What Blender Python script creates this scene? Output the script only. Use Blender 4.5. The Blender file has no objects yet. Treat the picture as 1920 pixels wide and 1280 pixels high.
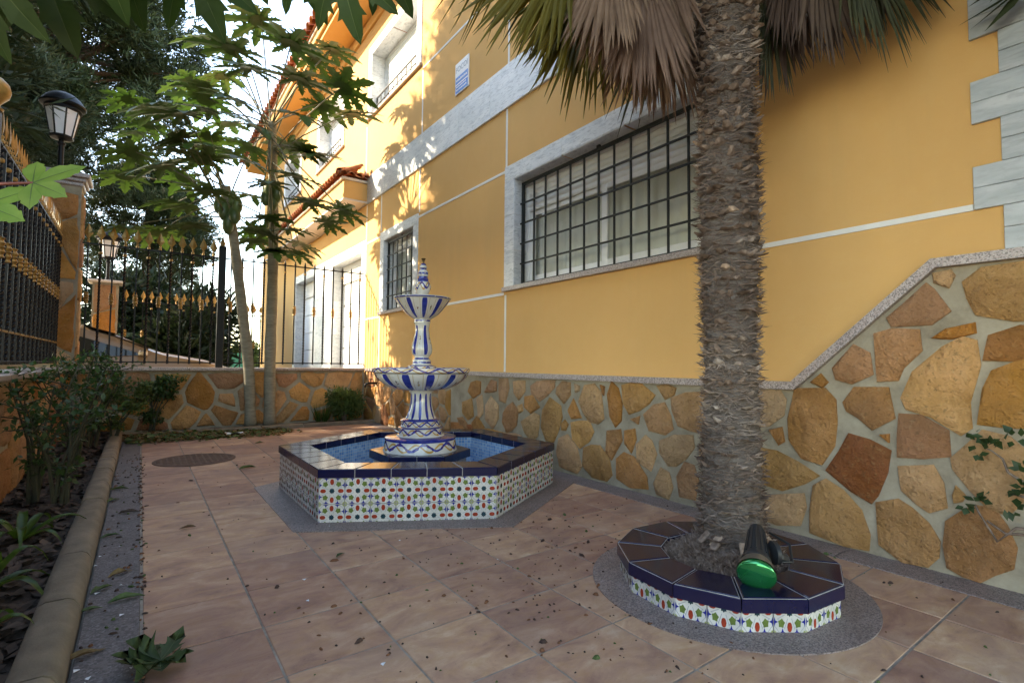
import bpy, math, random
import numpy as np
from mathutils import Matrix, Vector, noise as mnoise

R = math.radians
T = 0.33                      # one floor tile in metres; all layout numbers below are in floor tiles
SC = bpy.context.scene
COL = SC.collection
random.seed(7)
rng = np.random.default_rng(7)

# ------------------------------------------------------------------ camera
F_PX, YAW, PITCH, ROLL = 955.3, 0.629116, 0.043975, 0.0085
CAM = np.array([-0.10104, -6.79442, 2.70725])
def cam_rot():
    cy, sy, cp, sp = math.cos(YAW), math.sin(YAW), math.cos(PITCH), math.sin(PITCH)
    f = np.array([sy*cp, cy*cp, sp]); r = np.array([cy, -sy, 0.0]); u = np.cross(r, f)
    cr, sr = math.cos(ROLL), math.sin(ROLL)
    return np.array([cr*r+sr*u, -sr*r+cr*u, f])
CR = cam_rot()
cam_d = bpy.data.cameras.new('camera'); cam = bpy.data.objects.new('camera', cam_d); COL.objects.link(cam)
cam_d.sensor_width = 36; cam_d.lens = 36*F_PX/1920; cam_d.clip_start = 0.02; cam_d.clip_end = 3000
m = Matrix.Identity(4)
for i in range(3):
    m[i][0], m[i][1], m[i][2], m[i][3] = CR[0][i], CR[1][i], -CR[2][i], CAM[i]*T
cam.matrix_world = m
SC.camera = cam

# ------------------------------------------------------------------ sky, sun, exposure
SUN_EL = R(31); SUN_AZ = (-0.80, 0.60)             # the sun stands beyond the left garden wall
W_ = bpy.data.worlds.new('World'); SC.world = W_; W_.use_nodes = True
wn = W_.node_tree; bg = wn.nodes['Background']
sky = wn.nodes.new('ShaderNodeTexSky'); sky.sky_type = 'NISHITA'; sky.sun_disc = False
sky.sun_elevation = SUN_EL; sky.sun_rotation = math.atan2(SUN_AZ[0], SUN_AZ[1]) % (2*math.pi)
sky.air_density = 1.0; sky.dust_density = 0.25; sky.ozone_density = 1.0
wn.links.new(sky.outputs[0], bg.inputs[0]); bg.inputs[1].default_value = 0.15
sun_d = bpy.data.lights.new('sun', 'SUN'); sun_d.energy = 2.2; sun_d.angle = R(0.8); sun_d.color = (1.0, 0.93, 0.82)
sun = bpy.data.objects.new('sun', sun_d); COL.objects.link(sun)
sd = Vector((SUN_AZ[0]*math.cos(SUN_EL), SUN_AZ[1]*math.cos(SUN_EL), math.sin(SUN_EL)))
sun.rotation_euler = sd.to_track_quat('Z', 'Y').to_euler(); sun.location = (-8, 10, 12)
vs = SC.view_settings; vs.view_transform = 'Standard'; vs.look = 'None'; vs.exposure = 2.8; vs.gamma = 1
vs.use_curve_mapping = False
vs.use_white_balance = True; vs.white_balance_temperature = 8300   # camera set for open shade
SC.cycles.max_bounces = 8; SC.cycles.diffuse_bounces = 4; SC.cycles.glossy_bounces = 3
SC.cycles.transparent_max_bounces = 12; SC.cycles.transmission_bounces = 4
SC.cycles.use_denoising = True; SC.cycles.caustics_reflective = False; SC.cycles.caustics_refractive = False

# ------------------------------------------------------------------ layout helpers (photo pixel -> point on a plane of the place)
def ray(x, y): return np.array([(x-960)/F_PX, -(y-640)/F_PX, 1.0]) @ CR
def onx(x, y, X): d = ray(x, y); return CAM+(X-CAM[0])/d[0]*d
def ony(x, y, Y): d = ray(x, y); return CAM+(Y-CAM[1])/d[1]*d
def onz(x, y, Z=0.0): d = ray(x, y); return CAM+(Z-CAM[2])/d[2]*d
def deep(x, y, D): return CAM+ray(x, y)*D

# ------------------------------------------------------------------ mesh helpers
class MB:
    def __init__(s): s.v = []; s.f = []; s.m = []
    def add(s, vs, fs, mi=0):
        o = len(s.v); s.v += [tuple(map(float, q)) for q in vs]
        s.f += [tuple(i+o for i in q) for q in fs]; s.m += [mi]*len(fs); return s
    def box(s, a, b, mi=0, bev=0.0):
        x0, y0, z0 = a; x1, y1, z1 = b
        if bev <= 0:
            v = [(x0,y0,z0),(x1,y0,z0),(x1,y1,z0),(x0,y1,z0),(x0,y0,z1),(x1,y0,z1),(x1,y1,z1),(x0,y1,z1)]
            return s.add(v, [(3,2,1,0),(4,5,6,7),(0,1,5,4),(1,2,6,5),(2,3,7,6),(3,0,4,7)], mi)
        c = [(x0+x1)/2, (y0+y1)/2, (z0+z1)/2]; h = [(x1-x0)/2, (y1-y0)/2, (z1-z0)/2]
        b = min(bev, *(q*0.9 for q in h)); v = []; idx = {}
        for sx in (-1,1):
            for sy in (-1,1):
                for sz in (-1,1):
                    for ax in range(3):
                        p = [c[k]+(sx,sy,sz)[k]*(h[k]-(0 if k == ax else b)) for k in range(3)]
                        idx[(sx,sy,sz,ax)] = len(v); v.append(p)
        fs = []
        for ax in range(3):
            a1, a2 = (ax+1) % 3, (ax+2) % 3
            for sg in (-1,1):
                q = []
                for s1, s2 in ((-1,-1),(1,-1),(1,1),(-1,1)):
                    t = [0,0,0]; t[ax] = sg; t[a1] = s1; t[a2] = s2; q.append(idx[(*t, ax)])
                fs.append(q if sg > 0 else q[::-1])
            for s1 in (-1,1):
                for s2 in (-1,1):
                    t0 = [0,0,0]; t0[ax] = -1; t0[a1] = s1; t0[a2] = s2; t1 = list(t0); t1[ax] = 1
                    q = [idx[(*t0,a1)], idx[(*t1,a1)], idx[(*t1,a2)], idx[(*t0,a2)]]
                    fs.append(q if s1*s2 < 0 else q[::-1])
        for sx in (-1,1):
            for sy in (-1,1):
                for sz in (-1,1):
                    q = [idx[(sx,sy,sz,k)] for k in range(3)]
                    fs.append(q if sx*sy*sz > 0 else q[::-1])
        return s.add(v, fs, mi)
    def prism(s, pts, z0, z1, mi=0, bev=0.0):       # pts counter-clockwise in xy
        n = len(pts)
        if bev <= 0:
            v = [(x,y,z0) for x,y in pts]+[(x,y,z1) for x,y in pts]
            return s.add(v, [tuple(range(n))[::-1], tuple(range(n,2*n))]+[(i,(i+1)%n,n+(i+1)%n,n+i) for i in range(n)], mi)
        ins = inset(pts, bev)
        v = [(x,y,z0) for x,y in pts]+[(x,y,z1-bev) for x,y in pts]+[(x,y,z1) for x,y in ins]
        f = [tuple(range(n))[::-1], tuple(range(2*n,3*n))]
        for k in (0,1): f += [(k*n+i,k*n+(i+1)%n,(k+1)*n+(i+1)%n,(k+1)*n+i) for i in range(n)]
        return s.add(v, f, mi)
    def lathe(s, prof, c=(0,0,0), n=32, mi=0, cap=True, phase=0.0):      # prof (r, z) from bottom to top
        v = []
        for r, z in prof:
            for i in range(n):
                a = 2*math.pi*i/n+phase; v.append((c[0]+r*math.cos(a), c[1]+r*math.sin(a), c[2]+z))
        f = []
        for k in range(len(prof)-1):
            for i in range(n): f.append((k*n+i, k*n+(i+1)%n, (k+1)*n+(i+1)%n, (k+1)*n+i))
        if cap: f += [tuple(range(n))[::-1], tuple(range((len(prof)-1)*n, len(prof)*n))]
        return s.add(v, f, mi)
    def tube(s, pts, rad, n=8, mi=0, cap=True, sq=None):
        pts = [Vector(p) for p in pts]
        if not hasattr(rad, '__len__'): rad = [rad]*len(pts)
        v = []; ref = None
        for i, p in enumerate(pts):
            t = (pts[min(i+1,len(pts)-1)]-pts[max(i-1,0)]).normalized()
            if ref is None: ref = Vector((1,0,0)) if abs(t.x) < 0.9 else Vector((0,1,0))
            u = (ref-t*ref.dot(t)).normalized(); w = t.cross(u); ref = u
            for k in range(n):
                a = 2*math.pi*k/n+(sq[i] if sq else 0)
                v.append(p+(u*math.cos(a)+w*math.sin(a))*rad[i])
        f = []
        for i in range(len(pts)-1):
            for k in range(n): f.append((i*n+k, i*n+(k+1)%n, (i+1)*n+(k+1)%n, (i+1)*n+k))
        if cap: f += [tuple(range(n))[::-1], tuple(range((len(pts)-1)*n, len(pts)*n))]
        return s.add(v, f, mi)
    def mesh(s, name, mats, smooth=False):
        me = bpy.data.meshes.new(name)
        me.from_pydata([(x*T,y*T,z*T) for x,y,z in s.v], [], s.f)
        for q in (mats if isinstance(mats, (list,tuple)) else [mats]): me.materials.append(q)
        if any(s.m): me.polygons.foreach_set('material_index', s.m)
        if smooth is True: me.polygons.foreach_set('use_smooth', [True]*len(s.f))
        elif smooth: 
            me.polygons.foreach_set('use_smooth', [True]*len(s.f)); me.set_sharp_from_angle(angle=R(smooth))
        me.update(); return me
    def build(s, name, mats, parent=None, smooth=False, loc=None):
        return put(name, s.mesh(name, mats, smooth), parent, loc)

WM = {}
def put(name, me, parent=None, loc=None, mat=None):
    o = bpy.data.objects.new(name, me); COL.objects.link(o)
    M = mat if mat is not None else Matrix.Translation(Vector(loc)*T if loc is not None else Vector((0,0,0)))
    o.matrix_basis = M; WM[o.name] = M
    if parent is not None:
        o.parent = parent; o.matrix_parent_inverse = WM[parent.name].inverted()
    return o
def thing(name, loc, label, cat, group=None):
    o = bpy.data.objects.new(name, None); COL.objects.link(o); M = Matrix.Translation(Vector(loc)*T)
    o.matrix_basis = M; WM[o.name] = M; o.empty_display_size = 0.1
    return tag(o, label, cat, group)
def tag(o, label=None, cat=None, group=None, kind=None):
    if label: o['label'] = label
    if cat: o['category'] = cat
    if group: o['group'] = group
    if kind: o['kind'] = kind
    return o
def inset(pts, d):
    n = len(pts); out = []
    for i in range(n):
        p0, p1, p2 = [np.array(pts[(i+k) % n], float) for k in (-1,0,1)]
        e1 = p1-p0; e2 = p2-p1
        n1 = np.array([-e1[1], e1[0]])/(np.linalg.norm(e1)+1e-9); n2 = np.array([-e2[1], e2[0]])/(np.linalg.norm(e2)+1e-9)
        b = n1+n2; q = b@b
        out.append(tuple(p1+b*(2*d/q if q > 0.6 else d)))
    return out
def area2(p): return 0.5*sum(p[i][0]*p[(i+1)%len(p)][1]-p[(i+1)%len(p)][0]*p[i][1] for i in range(len(p)))

# ------------------------------------------------------------------ materials
class Nt:
    def __init__(s, name):
        s.mat = bpy.data.materials.new(name); s.mat.use_nodes = True; s.t = s.mat.node_tree
        s.b = s.t.nodes['Principled BSDF']; s.out = s.t.nodes['Material Output']; s._tc = None
    def n(s, typ, **kw):
        q = s.t.nodes.new(typ)
        for k, v in kw.items(): setattr(q, k, v)
        return q
    def inp(s, sock, v):
        if hasattr(v, 'node'): s.t.links.new(v, sock)
        elif isinstance(v, (tuple, list)) and len(v) == 3 and sock.type == 'RGBA': sock.default_value = (*v, 1)
        else: sock.default_value = v
    def obj(s):
        if s._tc is None: s._tc = s.n('ShaderNodeTexCoord')
        return s._tc.outputs['Object']
    def rnd(s): return s.n('ShaderNodeObjectInfo').outputs['Random']
    def shifted(s, amt=37.0):
        q = s.n('ShaderNodeVectorMath', operation='SCALE'); c = s.n('ShaderNodeCombineXYZ'); r = s.rnd()
        for k in range(3): s.t.links.new(r, c.inputs[k])
        s.t.links.new(c.outputs[0], q.inputs[0]); q.inputs['Scale'].default_value = amt
        a = s.n('ShaderNodeVectorMath', operation='ADD'); s.t.links.new(s.obj(), a.inputs[0]); s.t.links.new(q.outputs[0], a.inputs[1])
        return a.outputs[0]
    def scaled(s, v, sc):
        q = s.n('ShaderNodeVectorMath', operation='MULTIPLY'); s.t.links.new(v, q.inputs[0]); q.inputs[1].default_value = sc; return q.outputs[0]
    def noise(s, sc, det=4, rough=0.55, vec=None, dist=0.0):
        q = s.n('ShaderNodeTexNoise'); q.inputs['Scale'].default_value = sc; q.inputs['Detail'].default_value = det
        q.inputs['Roughness'].default_value = rough; q.inputs['Distortion'].default_value = dist
        s.t.links.new(vec if vec is not None else s.obj(), q.inputs['Vector']); return q.outputs['Fac']
    def voro(s, sc, vec=None, feature='F1', out='Distance', rand=1.0):
        q = s.n('ShaderNodeTexVoronoi', feature=feature); q.inputs['Scale'].default_value = sc; q.inputs['Randomness'].default_value = rand
        s.t.links.new(vec if vec is not None else s.obj(), q.inputs['Vector']); return q.outputs[out]
    def ma(s, op, a, b=None, c=None, clamp=False):
        q = s.n('ShaderNodeMath', operation=op, use_clamp=clamp); s.inp(q.inputs[0], a)
        if b is not None: s.inp(q.inputs[1], b)
        if c is not None: s.inp(q.inputs[2], c)
        return q.outputs[0]
    def ramp(s, fac, stops, interp='LINEAR'):
        q = s.n('ShaderNodeValToRGB'); cr = q.color_ramp; cr.interpolation = interp
        while len(cr.elements) < len(stops): cr.elements.new(0.5)
        for e, (p, c) in zip(cr.elements, stops):
            e.position = p; e.color = (*c, 1) if not isinstance(c, (int,float)) else (c,c,c,1)
        s.t.links.new(fac, q.inputs[0]); return q.outputs[0]
    def mix(s, f, a, b, mode='MIX'):
        q = s.n('ShaderNodeMix', data_type='RGBA', blend_type=mode); q.clamp_factor = True
        s.inp(q.inputs[0], f); s.inp(q.inputs[6], a); s.inp(q.inputs[7], b); return q.outputs[2]
    def sep(s, v):
        q = s.n('ShaderNodeSeparateXYZ'); s.t.links.new(v, q.inputs[0]); return q.outputs
    def hsv(s, col, h=0.5, sa=1.0, v=1.0):
        q = s.n('ShaderNodeHueSaturation'); s.inp(q.inputs['Hue'], h); s.inp(q.inputs['Saturation'], sa); s.inp(q.inputs['Value'], v)
        s.inp(q.inputs['Color'], col); return q.outputs[0]
    def bump(s, h, st=0.3, dist=0.01):
        q = s.n('ShaderNodeBump'); q.inputs['Strength'].default_value = st; q.inputs['Distance'].default_value = dist
        s.t.links.new(h, q.inputs['Height']); s.t.links.new(q.outputs[0], s.b.inputs['Normal']); return s
    def col(s, c): s.inp(s.b.inputs['Base Color'], c); return s
    def rough(s, r): s.inp(s.b.inputs['Roughness'], r); return s
    def set(s, **kw):
        for k, v in kw.items(): s.inp(s.b.inputs[k.replace('_', ' ')], v)
        return s

def simple(name, c, rough=0.6, var=0.25, sc=8.0, bump=0.0, bsc=60, metal=0.0, rnd=0.0, coat=0.0, spec=None):
    t = Nt(name); v = t.shifted() if rnd else t.obj()
    f = t.noise(sc, 5, 0.6, v)
    a = tuple(q*(1-var) for q in c); b = tuple(min(1, q*(1+var)) for q in c)
    k = t.ramp(f, [(0.3, a), (0.7, b)])
    if rnd: k = t.hsv(k, v=t.ma('MULTIPLY_ADD', t.rnd(), 2*rnd, 1-rnd))
    t.col(k).rough(rough).set(Metallic=metal)
    if coat: t.set(Coat_Weight=coat, Coat_Roughness=0.05)
    if spec is not None: t.set(Specular_IOR_Level=spec)
    if bump: t.bump(t.noise(bsc, 5, 0.6, v), bump, 0.004)
    return t.mat

M = {}
def mk_stucco():
    t = Nt('ochre_stucco'); a = t.noise(1.1, 5, 0.6); b = t.noise(9, 6, 0.7); g = t.noise(420, 2)
    st = t.noise(2.2, 4, 0.6, t.scaled(t.obj(), (1, 1, 0.12)))
    k = t.ramp(a, [(0.3, (0.71,0.405,0.145)), (0.7, (0.77,0.445,0.165))])
    k = t.mix(t.ma('MULTIPLY', t.ramp(b, [(0.45,0),(0.75,1)]), 0.12), k, (0.78,0.54,0.25))
    k = t.mix(t.ma('MULTIPLY', t.ramp(st, [(0.55,0),(0.8,1)]), 0.14), k, (0.56,0.36,0.14))
    st2 = t.noise(6, 5, 0.65, t.scaled(t.obj(), (1, 1, 0.06))); k = t.mix(t.ma('MULTIPLY', t.ma('MULTIPLY', t.ramp(st2, [(0.52,0),(0.72,1)]), t.ramp(a, [(0.45,0),(0.65,1)])), 0.16), k, (0.40,0.27,0.13))
    t.col(k).rough(0.85); t.bump(t.ma('ADD', g, t.ma('MULTIPLY', b, 2.0)), 0.5, 0.003); return t.mat
M['stucco'] = mk_stucco()
def mk_marble(name='grey_marble', rnd=True):
    t = Nt(name); v = t.shifted(); vs_ = t.scaled(v, (1, 0.5, 2.2))
    a = t.noise(5, 8, 0.65, vs_, 1.2); b = t.noise(24, 6, 0.6, t.scaled(v, (1, .6, 3)), 0.6)
    k = t.ramp(a, [(0.25,(0.48,0.53,0.57)),(0.45,(0.72,0.75,0.77)),(0.62,(0.82,0.84,0.85)),(0.8,(0.87,0.87,0.87))])
    k = t.mix(t.ma('MULTIPLY', t.ramp(b, [(0.52,0),(0.62,1)]), 0.5), k, (0.36,0.38,0.40))
    k = t.hsv(k, v=t.ma('MULTIPLY_ADD', t.rnd(), 0.22, 0.86))
    t.col(k).rough(0.38); t.bump(b, 0.08, 0.003); return t.mat
M['marble'] = mk_marble()
M['marble_grey'] = mk_marble('quoin_marble')
for n_ in M['marble_grey'].node_tree.nodes:
    if n_.type == 'VALTORGB' and len(n_.color_ramp.elements) == 4:
        for e_, c_ in zip(n_.color_ramp.elements, ((0.27,0.31,0.34),(0.42,0.46,0.48),(0.52,0.55,0.57),(0.60,0.62,0.63))): e_.color = (*c_, 1)
def mk_granite(name, cols, sc=260, rough=0.35, dirt=0.0):
    t = Nt(name); c = t.voro(sc, out='Color'); x = t.sep(c)[0]
    k = t.ramp(x, [(0.0, cols[0]), (0.3, cols[1]), (0.55, cols[2]), (0.85, cols[3])], 'CONSTANT')
    k = t.mix(0.35, k, t.ramp(t.noise(3), [(0.3, cols[1]), (0.7, cols[2])]))
    if dirt:
        d = t.ramp(t.noise(7, 6, 0.7), [(0.45, 0), (0.75, 1)])
        k = t.mix(t.ma('MULTIPLY', d, dirt), k, (0.055, 0.05, 0.045))
    t.col(k).rough(rough); return t.mat
M['granite'] = mk_granite('pink_granite', [(0.09,0.08,0.085),(0.36,0.28,0.26),(0.45,0.38,0.36),(0.55,0.5,0.49)], 200)
M['granite_floor'] = mk_granite('granite_apron', [(0.05,0.045,0.045),(0.22,0.165,0.15),(0.29,0.225,0.21),(0.35,0.31,0.3)], 230, 0.5, 0.35)
M['concrete_strip'] = mk_granite('grey_strip', [(0.07,0.062,0.064),(0.13,0.112,0.11),(0.16,0.14,0.14),(0.24,0.22,0.225)], 150, 0.75, 0.6)
M['white_strip'] = simple('white_groove_paint', (0.78,0.77,0.74), 0.6, 0.06, 5)
def mk_stone():
    t = Nt('rubble_stone'); v = t.shifted(53)
    r = t.rnd(); a = t.noise(6, 6, 0.65, v); b = t.noise(30, 6, 0.7, v); c = t.noise(2.5, 3, 0.6, v)
    base = t.ramp(r, [(0.0,(0.52,0.25,0.07)),(0.2,(0.58,0.32,0.115)),(0.4,(0.47,0.21,0.055)),(0.58,(0.42,0.175,0.05)),(0.72,(0.56,0.33,0.135)),(0.86,(0.32,0.10,0.028)),(0.93,(0.50,0.245,0.07)),(1.0,(0.43,0.185,0.048))])
    k = t.mix(t.ramp(a, [(0.35,0),(0.7,1)]), base, t.hsv(base, h=0.498, sa=0.92, v=1.28))
    k = t.mix(t.ma('MULTIPLY', t.ramp(c, [(0.48,0),(0.68,1)]), 0.6), k, (0.26,0.115,0.038))
    k = t.mix(t.ma('MULTIPLY', t.ramp(b, [(0.56,0),(0.72,1)]), 0.42), k, (0.60,0.39,0.19))
    k = t.mix(t.ma('MULTIPLY', t.ramp(t.noise(55, 3, 0.6, v), [(0.3,1),(0.42,0)]), 0.5), k, (0.16,0.08,0.03))
    cr = t.ramp(t.voro(11, t.scaled(v, (1,1,1.3)), 'DISTANCE_TO_EDGE'), [(0.0,0.0),(0.06,1.0)])
    k = t.mix(t.ma('MULTIPLY', t.ma('SUBTRACT', 1.0, cr), t.ma('MULTIPLY', t.ramp(c, [(0.4,0),(0.6,1)]), .12)), k, (0.15,0.07,0.025))
    r2 = t.ma('FRACT', t.ma('MULTIPLY', r, 17.31)); r3 = t.ma('FRACT', t.ma('MULTIPLY', r, 53.7)); k = t.hsv(k, sa=t.ma('MULTIPLY_ADD', r2, 0.26, 0.84), v=t.ma('MULTIPLY_ADD', r3, 0.36, 0.78))
    t.col(k).rough(0.85); t.bump(t.ma('ADD', t.ma('ADD', t.ma('MULTIPLY', a, 2.6), b), t.ma('MULTIPLY', cr, .03)), 1.0, 0.03); return t.mat
M['stone'] = mk_stone()
def mk_mortar():
    t = Nt('mortar'); a = t.noise(5, 6, 0.7); b = t.noise(60, 4)
    k = t.ramp(a, [(0.3,(0.23,0.19,0.135)),(0.5,(0.345,0.295,0.215)),(0.72,(0.43,0.375,0.28))])
    t.col(k).rough(0.95); t.bump(t.ma('ADD', a, b), 0.5, 0.006); return t.mat
M['mortar'] = mk_mortar()
def mk_tile():
    t = Nt('terracotta_tile'); v = t.shifted(61)
    a = t.noise(8.5, 7, 0.68, t.scaled(v, (0.6,1,1)), 0.6); b = t.noise(26, 6, 0.7, t.scaled(v, (0.6,1,1))); c = t.noise(2, 3, 0.5, v); sp = t.noise(150, 2, 0.5, v)
    k = t.ramp(a, [(0.32,(0.27,0.145,0.11)),(0.45,(0.40,0.225,0.158)),(0.56,(0.49,0.295,0.195)),(0.70,(0.58,0.40,0.285))])
    k = t.mix(t.ma('MULTIPLY', t.ramp(b, [(0.48,0),(0.72,1)]), 0.6), k, (0.45,0.25,0.115))
    k = t.mix(t.ma('MULTIPLY', t.ramp(c, [(0.5,0),(0.75,1)]), 0.35), k, (0.30,0.22,0.19))
    k = t.mix(t.ma('MULTIPLY', t.ramp(sp, [(0.66,0),(0.74,1)]), 0.35), k, (0.13,0.08,0.06))
    k = t.hsv(k, h=t.ma('MULTIPLY_ADD', t.rnd(), 0.016, 0.492), v=t.ma('MULTIPLY_ADD', t.rnd(), 0.38, 0.80))
    dirt = t.noise(0.9, 6, 0.65, t.n('ShaderNodeNewGeometry').outputs['Position'])
    k = t.mix(t.ma('MULTIPLY', t.ramp(dirt, [(0.46,0),(0.76,1)]), 0.26), k, (0.14,0.095,0.075))
    t.col(k).rough(t.ramp(a, [(0.3,0.55),(0.7,0.72)])).set(Specular_IOR_Level=0.3); t.bump(b, 0.12, 0.003); return t.mat
M['tile'] = mk_tile()
M['grout'] = simple('floor_grout', (0.29,0.255,0.215), 0.95, 0.4, 14, 0.3)
M['kerb'] = simple('kerb_concrete', (0.19,0.152,0.108), 0.9, 0.3, 9, 0.4, 120, rnd=0.12)
M['soil'] = simple('bed_soil', (0.045,0.032,0.024), 0.95, 0.5, 18, 0.8, 60)
M['bark'] = simple('bark_chips', (0.075,0.05,0.037), 0.9, 0.5, 24, rnd=0.0)
M['asphalt'] = simple('asphalt', (0.06,0.058,0.055), 0.9, 0.3, 5, 0.4, 200)
M['earth'] = simple('dry_earth', (0.20,0.155,0.10), 0.95, 0.3, 0.6, 0.2, 20)
def mk_glaze(name, c, mottled):
    t = Nt(name); v = t.shifted(); a = t.noise(9, 5, 0.6, v); b = t.noise(40, 4, 0.6, v)
    k = t.ramp(a, [(0.3, c), (0.72, mottled)])
    t.col(k).rough(t.ramp(b, [(0.35, 0.09), (0.7, 0.22)])).set(Specular_IOR_Level=0.6)
    t.bump(t.noise(14, 2, 0.5, v), 0.05, 0.004); return t.mat
M['navy'] = mk_glaze('navy_glaze', (0.004,0.006,0.042), (0.009,0.009,0.040))
def mk_navytop():
    t = Nt('navy_glaze_top'); v = t.shifted(); a = t.noise(7, 6, 0.65, v); b = t.noise(45, 4, 0.6, v)
    k = t.ramp(a, [(0.3,(0.007,0.007,0.030)),(0.6,(0.012,0.010,0.030)),(0.8,(0.020,0.015,0.032))])
    k = t.mix(t.ma('MULTIPLY', t.ramp(b, [(0.6,0),(0.75,1)]), 0.10), k, (0.10,0.08,0.07))
    t.col(k).rough(t.ramp(a, [(0.3,0.10),(0.75,0.20)])).set(Specular_IOR_Level=0.6); return t.mat
M['navytop'] = mk_navytop()
M['white_glaze'] = simple('azulejo_white', (0.64,0.63,0.59), 0.2, 0.16, 10, rnd=0.10)
M['az_red'] = simple('azulejo_red', (0.33,0.04,0.018), 0.16, 0.3, 30)
M['az_green'] = simple('azulejo_green', (0.13,0.19,0.045), 0.16, 0.3, 30)
M['az_blue'] = simple('azulejo_blue', (0.02,0.028,0.24), 0.16, 0.3, 30)
M['az_teal'] = simple('azulejo_teal', (0.012,0.045,0.06), 0.16, 0.3, 30)
M['az_lime'] = simple('azulejo_lime', (0.34,0.38,0.16), 0.16, 0.3, 30)
M['az_line'] = simple('azulejo_outline', (0.36,0.38,0.42), 0.2, 0.15, 30)
M['white_grout'] = simple('tile_grout_pale', (0.42,0.40,0.36), 0.9, 0.25, 30)
def mk_mosaic():
    t = Nt('pool_mosaic'); q = t.n('ShaderNodeTexBrick'); uv = t.n('ShaderNodeUVMap'); t.t.links.new(uv.outputs[0], q.inputs['Vector'])
    q.offset = 0; q.inputs['Scale'].default_value = 1; q.inputs['Brick Width'].default_value = 0.025; q.inputs['Row Height'].default_value = 0.025
    q.inputs['Mortar Size'].default_value = 0.0018; q.inputs['Color1'].default_value = (0.10,0.27,0.55,1); q.inputs['Color2'].default_value = (0.30,0.52,0.72,1)
    q.inputs['Mortar'].default_value = (0.55,0.60,0.62,1); q.inputs['Bias'].default_value = 0.0
    t.col(q.outputs['Color']).rough(0.15); return t.mat
M['mosaic'] = mk_mosaic()
M['plaster'] = simple('old_plaster', (0.42,0.40,0.36), 0.9, 0.3, 10, 0.3)
M['iron'] = simple('black_iron', (0.006,0.0065,0.008), 0.42, 0.3, 20, 0.15, 150, spec=.25)
M['iron_green'] = simple('grille_iron', (0.006,0.009,0.009), 0.5, 0.3, 20, 0.15, 150)
M['gold'] = simple('gold_paint', (0.36,0.21,0.06), 0.38, 0.25, 30, metal=0.35, rnd=0.1)
M['alu'] = simple('white_aluminium', (0.88,0.89,0.90), 0.3, 0.05, 5)
M['slat'] = simple('shutter_slat', (0.85,0.86,0.86), 0.45, 0.05, 6, rnd=0.03)
M['curtain'] = simple('curtain_cloth', (0.84,0.83,0.77), 0.95, 0.08, 5)
M['white_wall'] = simple('white_render', (0.72,0.70,0.66), 0.8, 0.06, 3)
M['soffit'] = simple('pink_white_soffit', (0.70,0.62,0.55), 0.8, 0.06, 3)
M['rooftile'] = simple('clay_roof_tile', (0.36,0.13,0.06), 0.85, 0.4, 12, 0.4, 60, rnd=0.25)
M['lampglass'] = simple('opal_lamp_glass', (0.82,0.82,0.86), 0.25, 0.04, 5)
M['black_plastic'] = simple('black_plastic', (0.018,0.021,0.024), 0.45, 0.2, 20, 0.1)
def mk_glass():
    t = Nt('window_glass'); tr = t.n('ShaderNodeBsdfTransparent'); gl = t.n('ShaderNodeBsdfGlossy'); gl.inputs['Roughness'].default_value = 0.01
    tr.inputs['Color'].default_value = (0.9,0.93,0.92,1); lw = t.n('ShaderNodeLayerWeight')
    mx = t.n('ShaderNodeMixShader'); t.t.links.new(t.ma('MULTIPLY_ADD', t.ma('POWER', lw.outputs['Facing'], 3.0), 0.55, 0.06, clamp=True), mx.inputs[0])
    t.t.links.new(tr.outputs[0], mx.inputs[1]); t.t.links.new(gl.outputs[0], mx.inputs[2]); t.t.links.new(mx.outputs[0], t.out.inputs['Surface']); return t.mat
M['glass'] = mk_glass()
def mk_leaf(name, c1, c2, trans=0.35, rough=0.45, sc=6, vein=None):
    t = Nt(name); f = t.noise(sc, 4, 0.6, t.shifted(19))
    k = t.ramp(f, [(0.3, c1), (0.7, c2)]); k = t.hsv(k, h=t.ma('MULTIPLY_ADD', t.rnd(), 0.02, 0.49), v=t.ma('MULTIPLY_ADD', t.rnd(), 0.4, 0.8))
    t.col(k).rough(rough).set(Specular_IOR_Level=0.4)
    tl = t.n('ShaderNodeBsdfTranslucent'); t.t.links.new(t.hsv(k, h=0.485, sa=1.1, v=1.5), tl.inputs['Color'])
    mx = t.n('ShaderNodeMixShader'); mx.inputs[0].default_value = trans
    t.t.links.new(t.b.outputs[0], mx.inputs[1]); t.t.links.new(tl.outputs[0], mx.inputs[2]); t.t.links.new(mx.outputs[0], t.out.inputs['Surface'])
    return t.mat
M['papaya'] = mk_leaf('papaya_leaf', (0.034,0.082,0.018), (0.06,0.125,0.028), 0.22)
M['papaya_near'] = mk_leaf('papaya_leaf_near', (0.026,0.06,0.014), (0.042,0.085,0.02), 0.3)
M['vein'] = mk_leaf('leaf_vein', (0.08,0.13,0.04), (0.11,0.16,0.05), 0.2)
M['limeleaf'] = mk_leaf('young_leaf', (0.16,0.28,0.05), (0.22,0.34,0.075), 0.4)
M['petiole'] = simple('petiole', (0.12,0.125,0.06), 0.5, 0.3, 10)
M['redstem'] = simple('red_stem', (0.26,0.07,0.05), 0.5, 0.3, 10)
M['pine'] = mk_leaf('pine_needles', (0.014,0.028,0.010), (0.032,0.052,0.016), 0.08, 0.7, 1.2)
M['darkleaf'] = mk_leaf('dark_foliage', (0.014,0.03,0.013), (0.03,0.052,0.02), 0.2, 0.5, 3)
M['rose'] = mk_leaf('rose_leaf', (0.022,0.055,0.016), (0.045,0.09,0.026), 0.3, 0.45, 10)
M['bushleaf'] = mk_leaf('bush_leaf', (0.05,0.085,0.025), (0.09,0.14,0.04), 0.3, 0.5, 8)
M['lily'] = mk_leaf('strap_leaf', (0.035,0.08,0.013), (0.065,0.12,0.02), 0.35, 0.4, 8)
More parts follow.
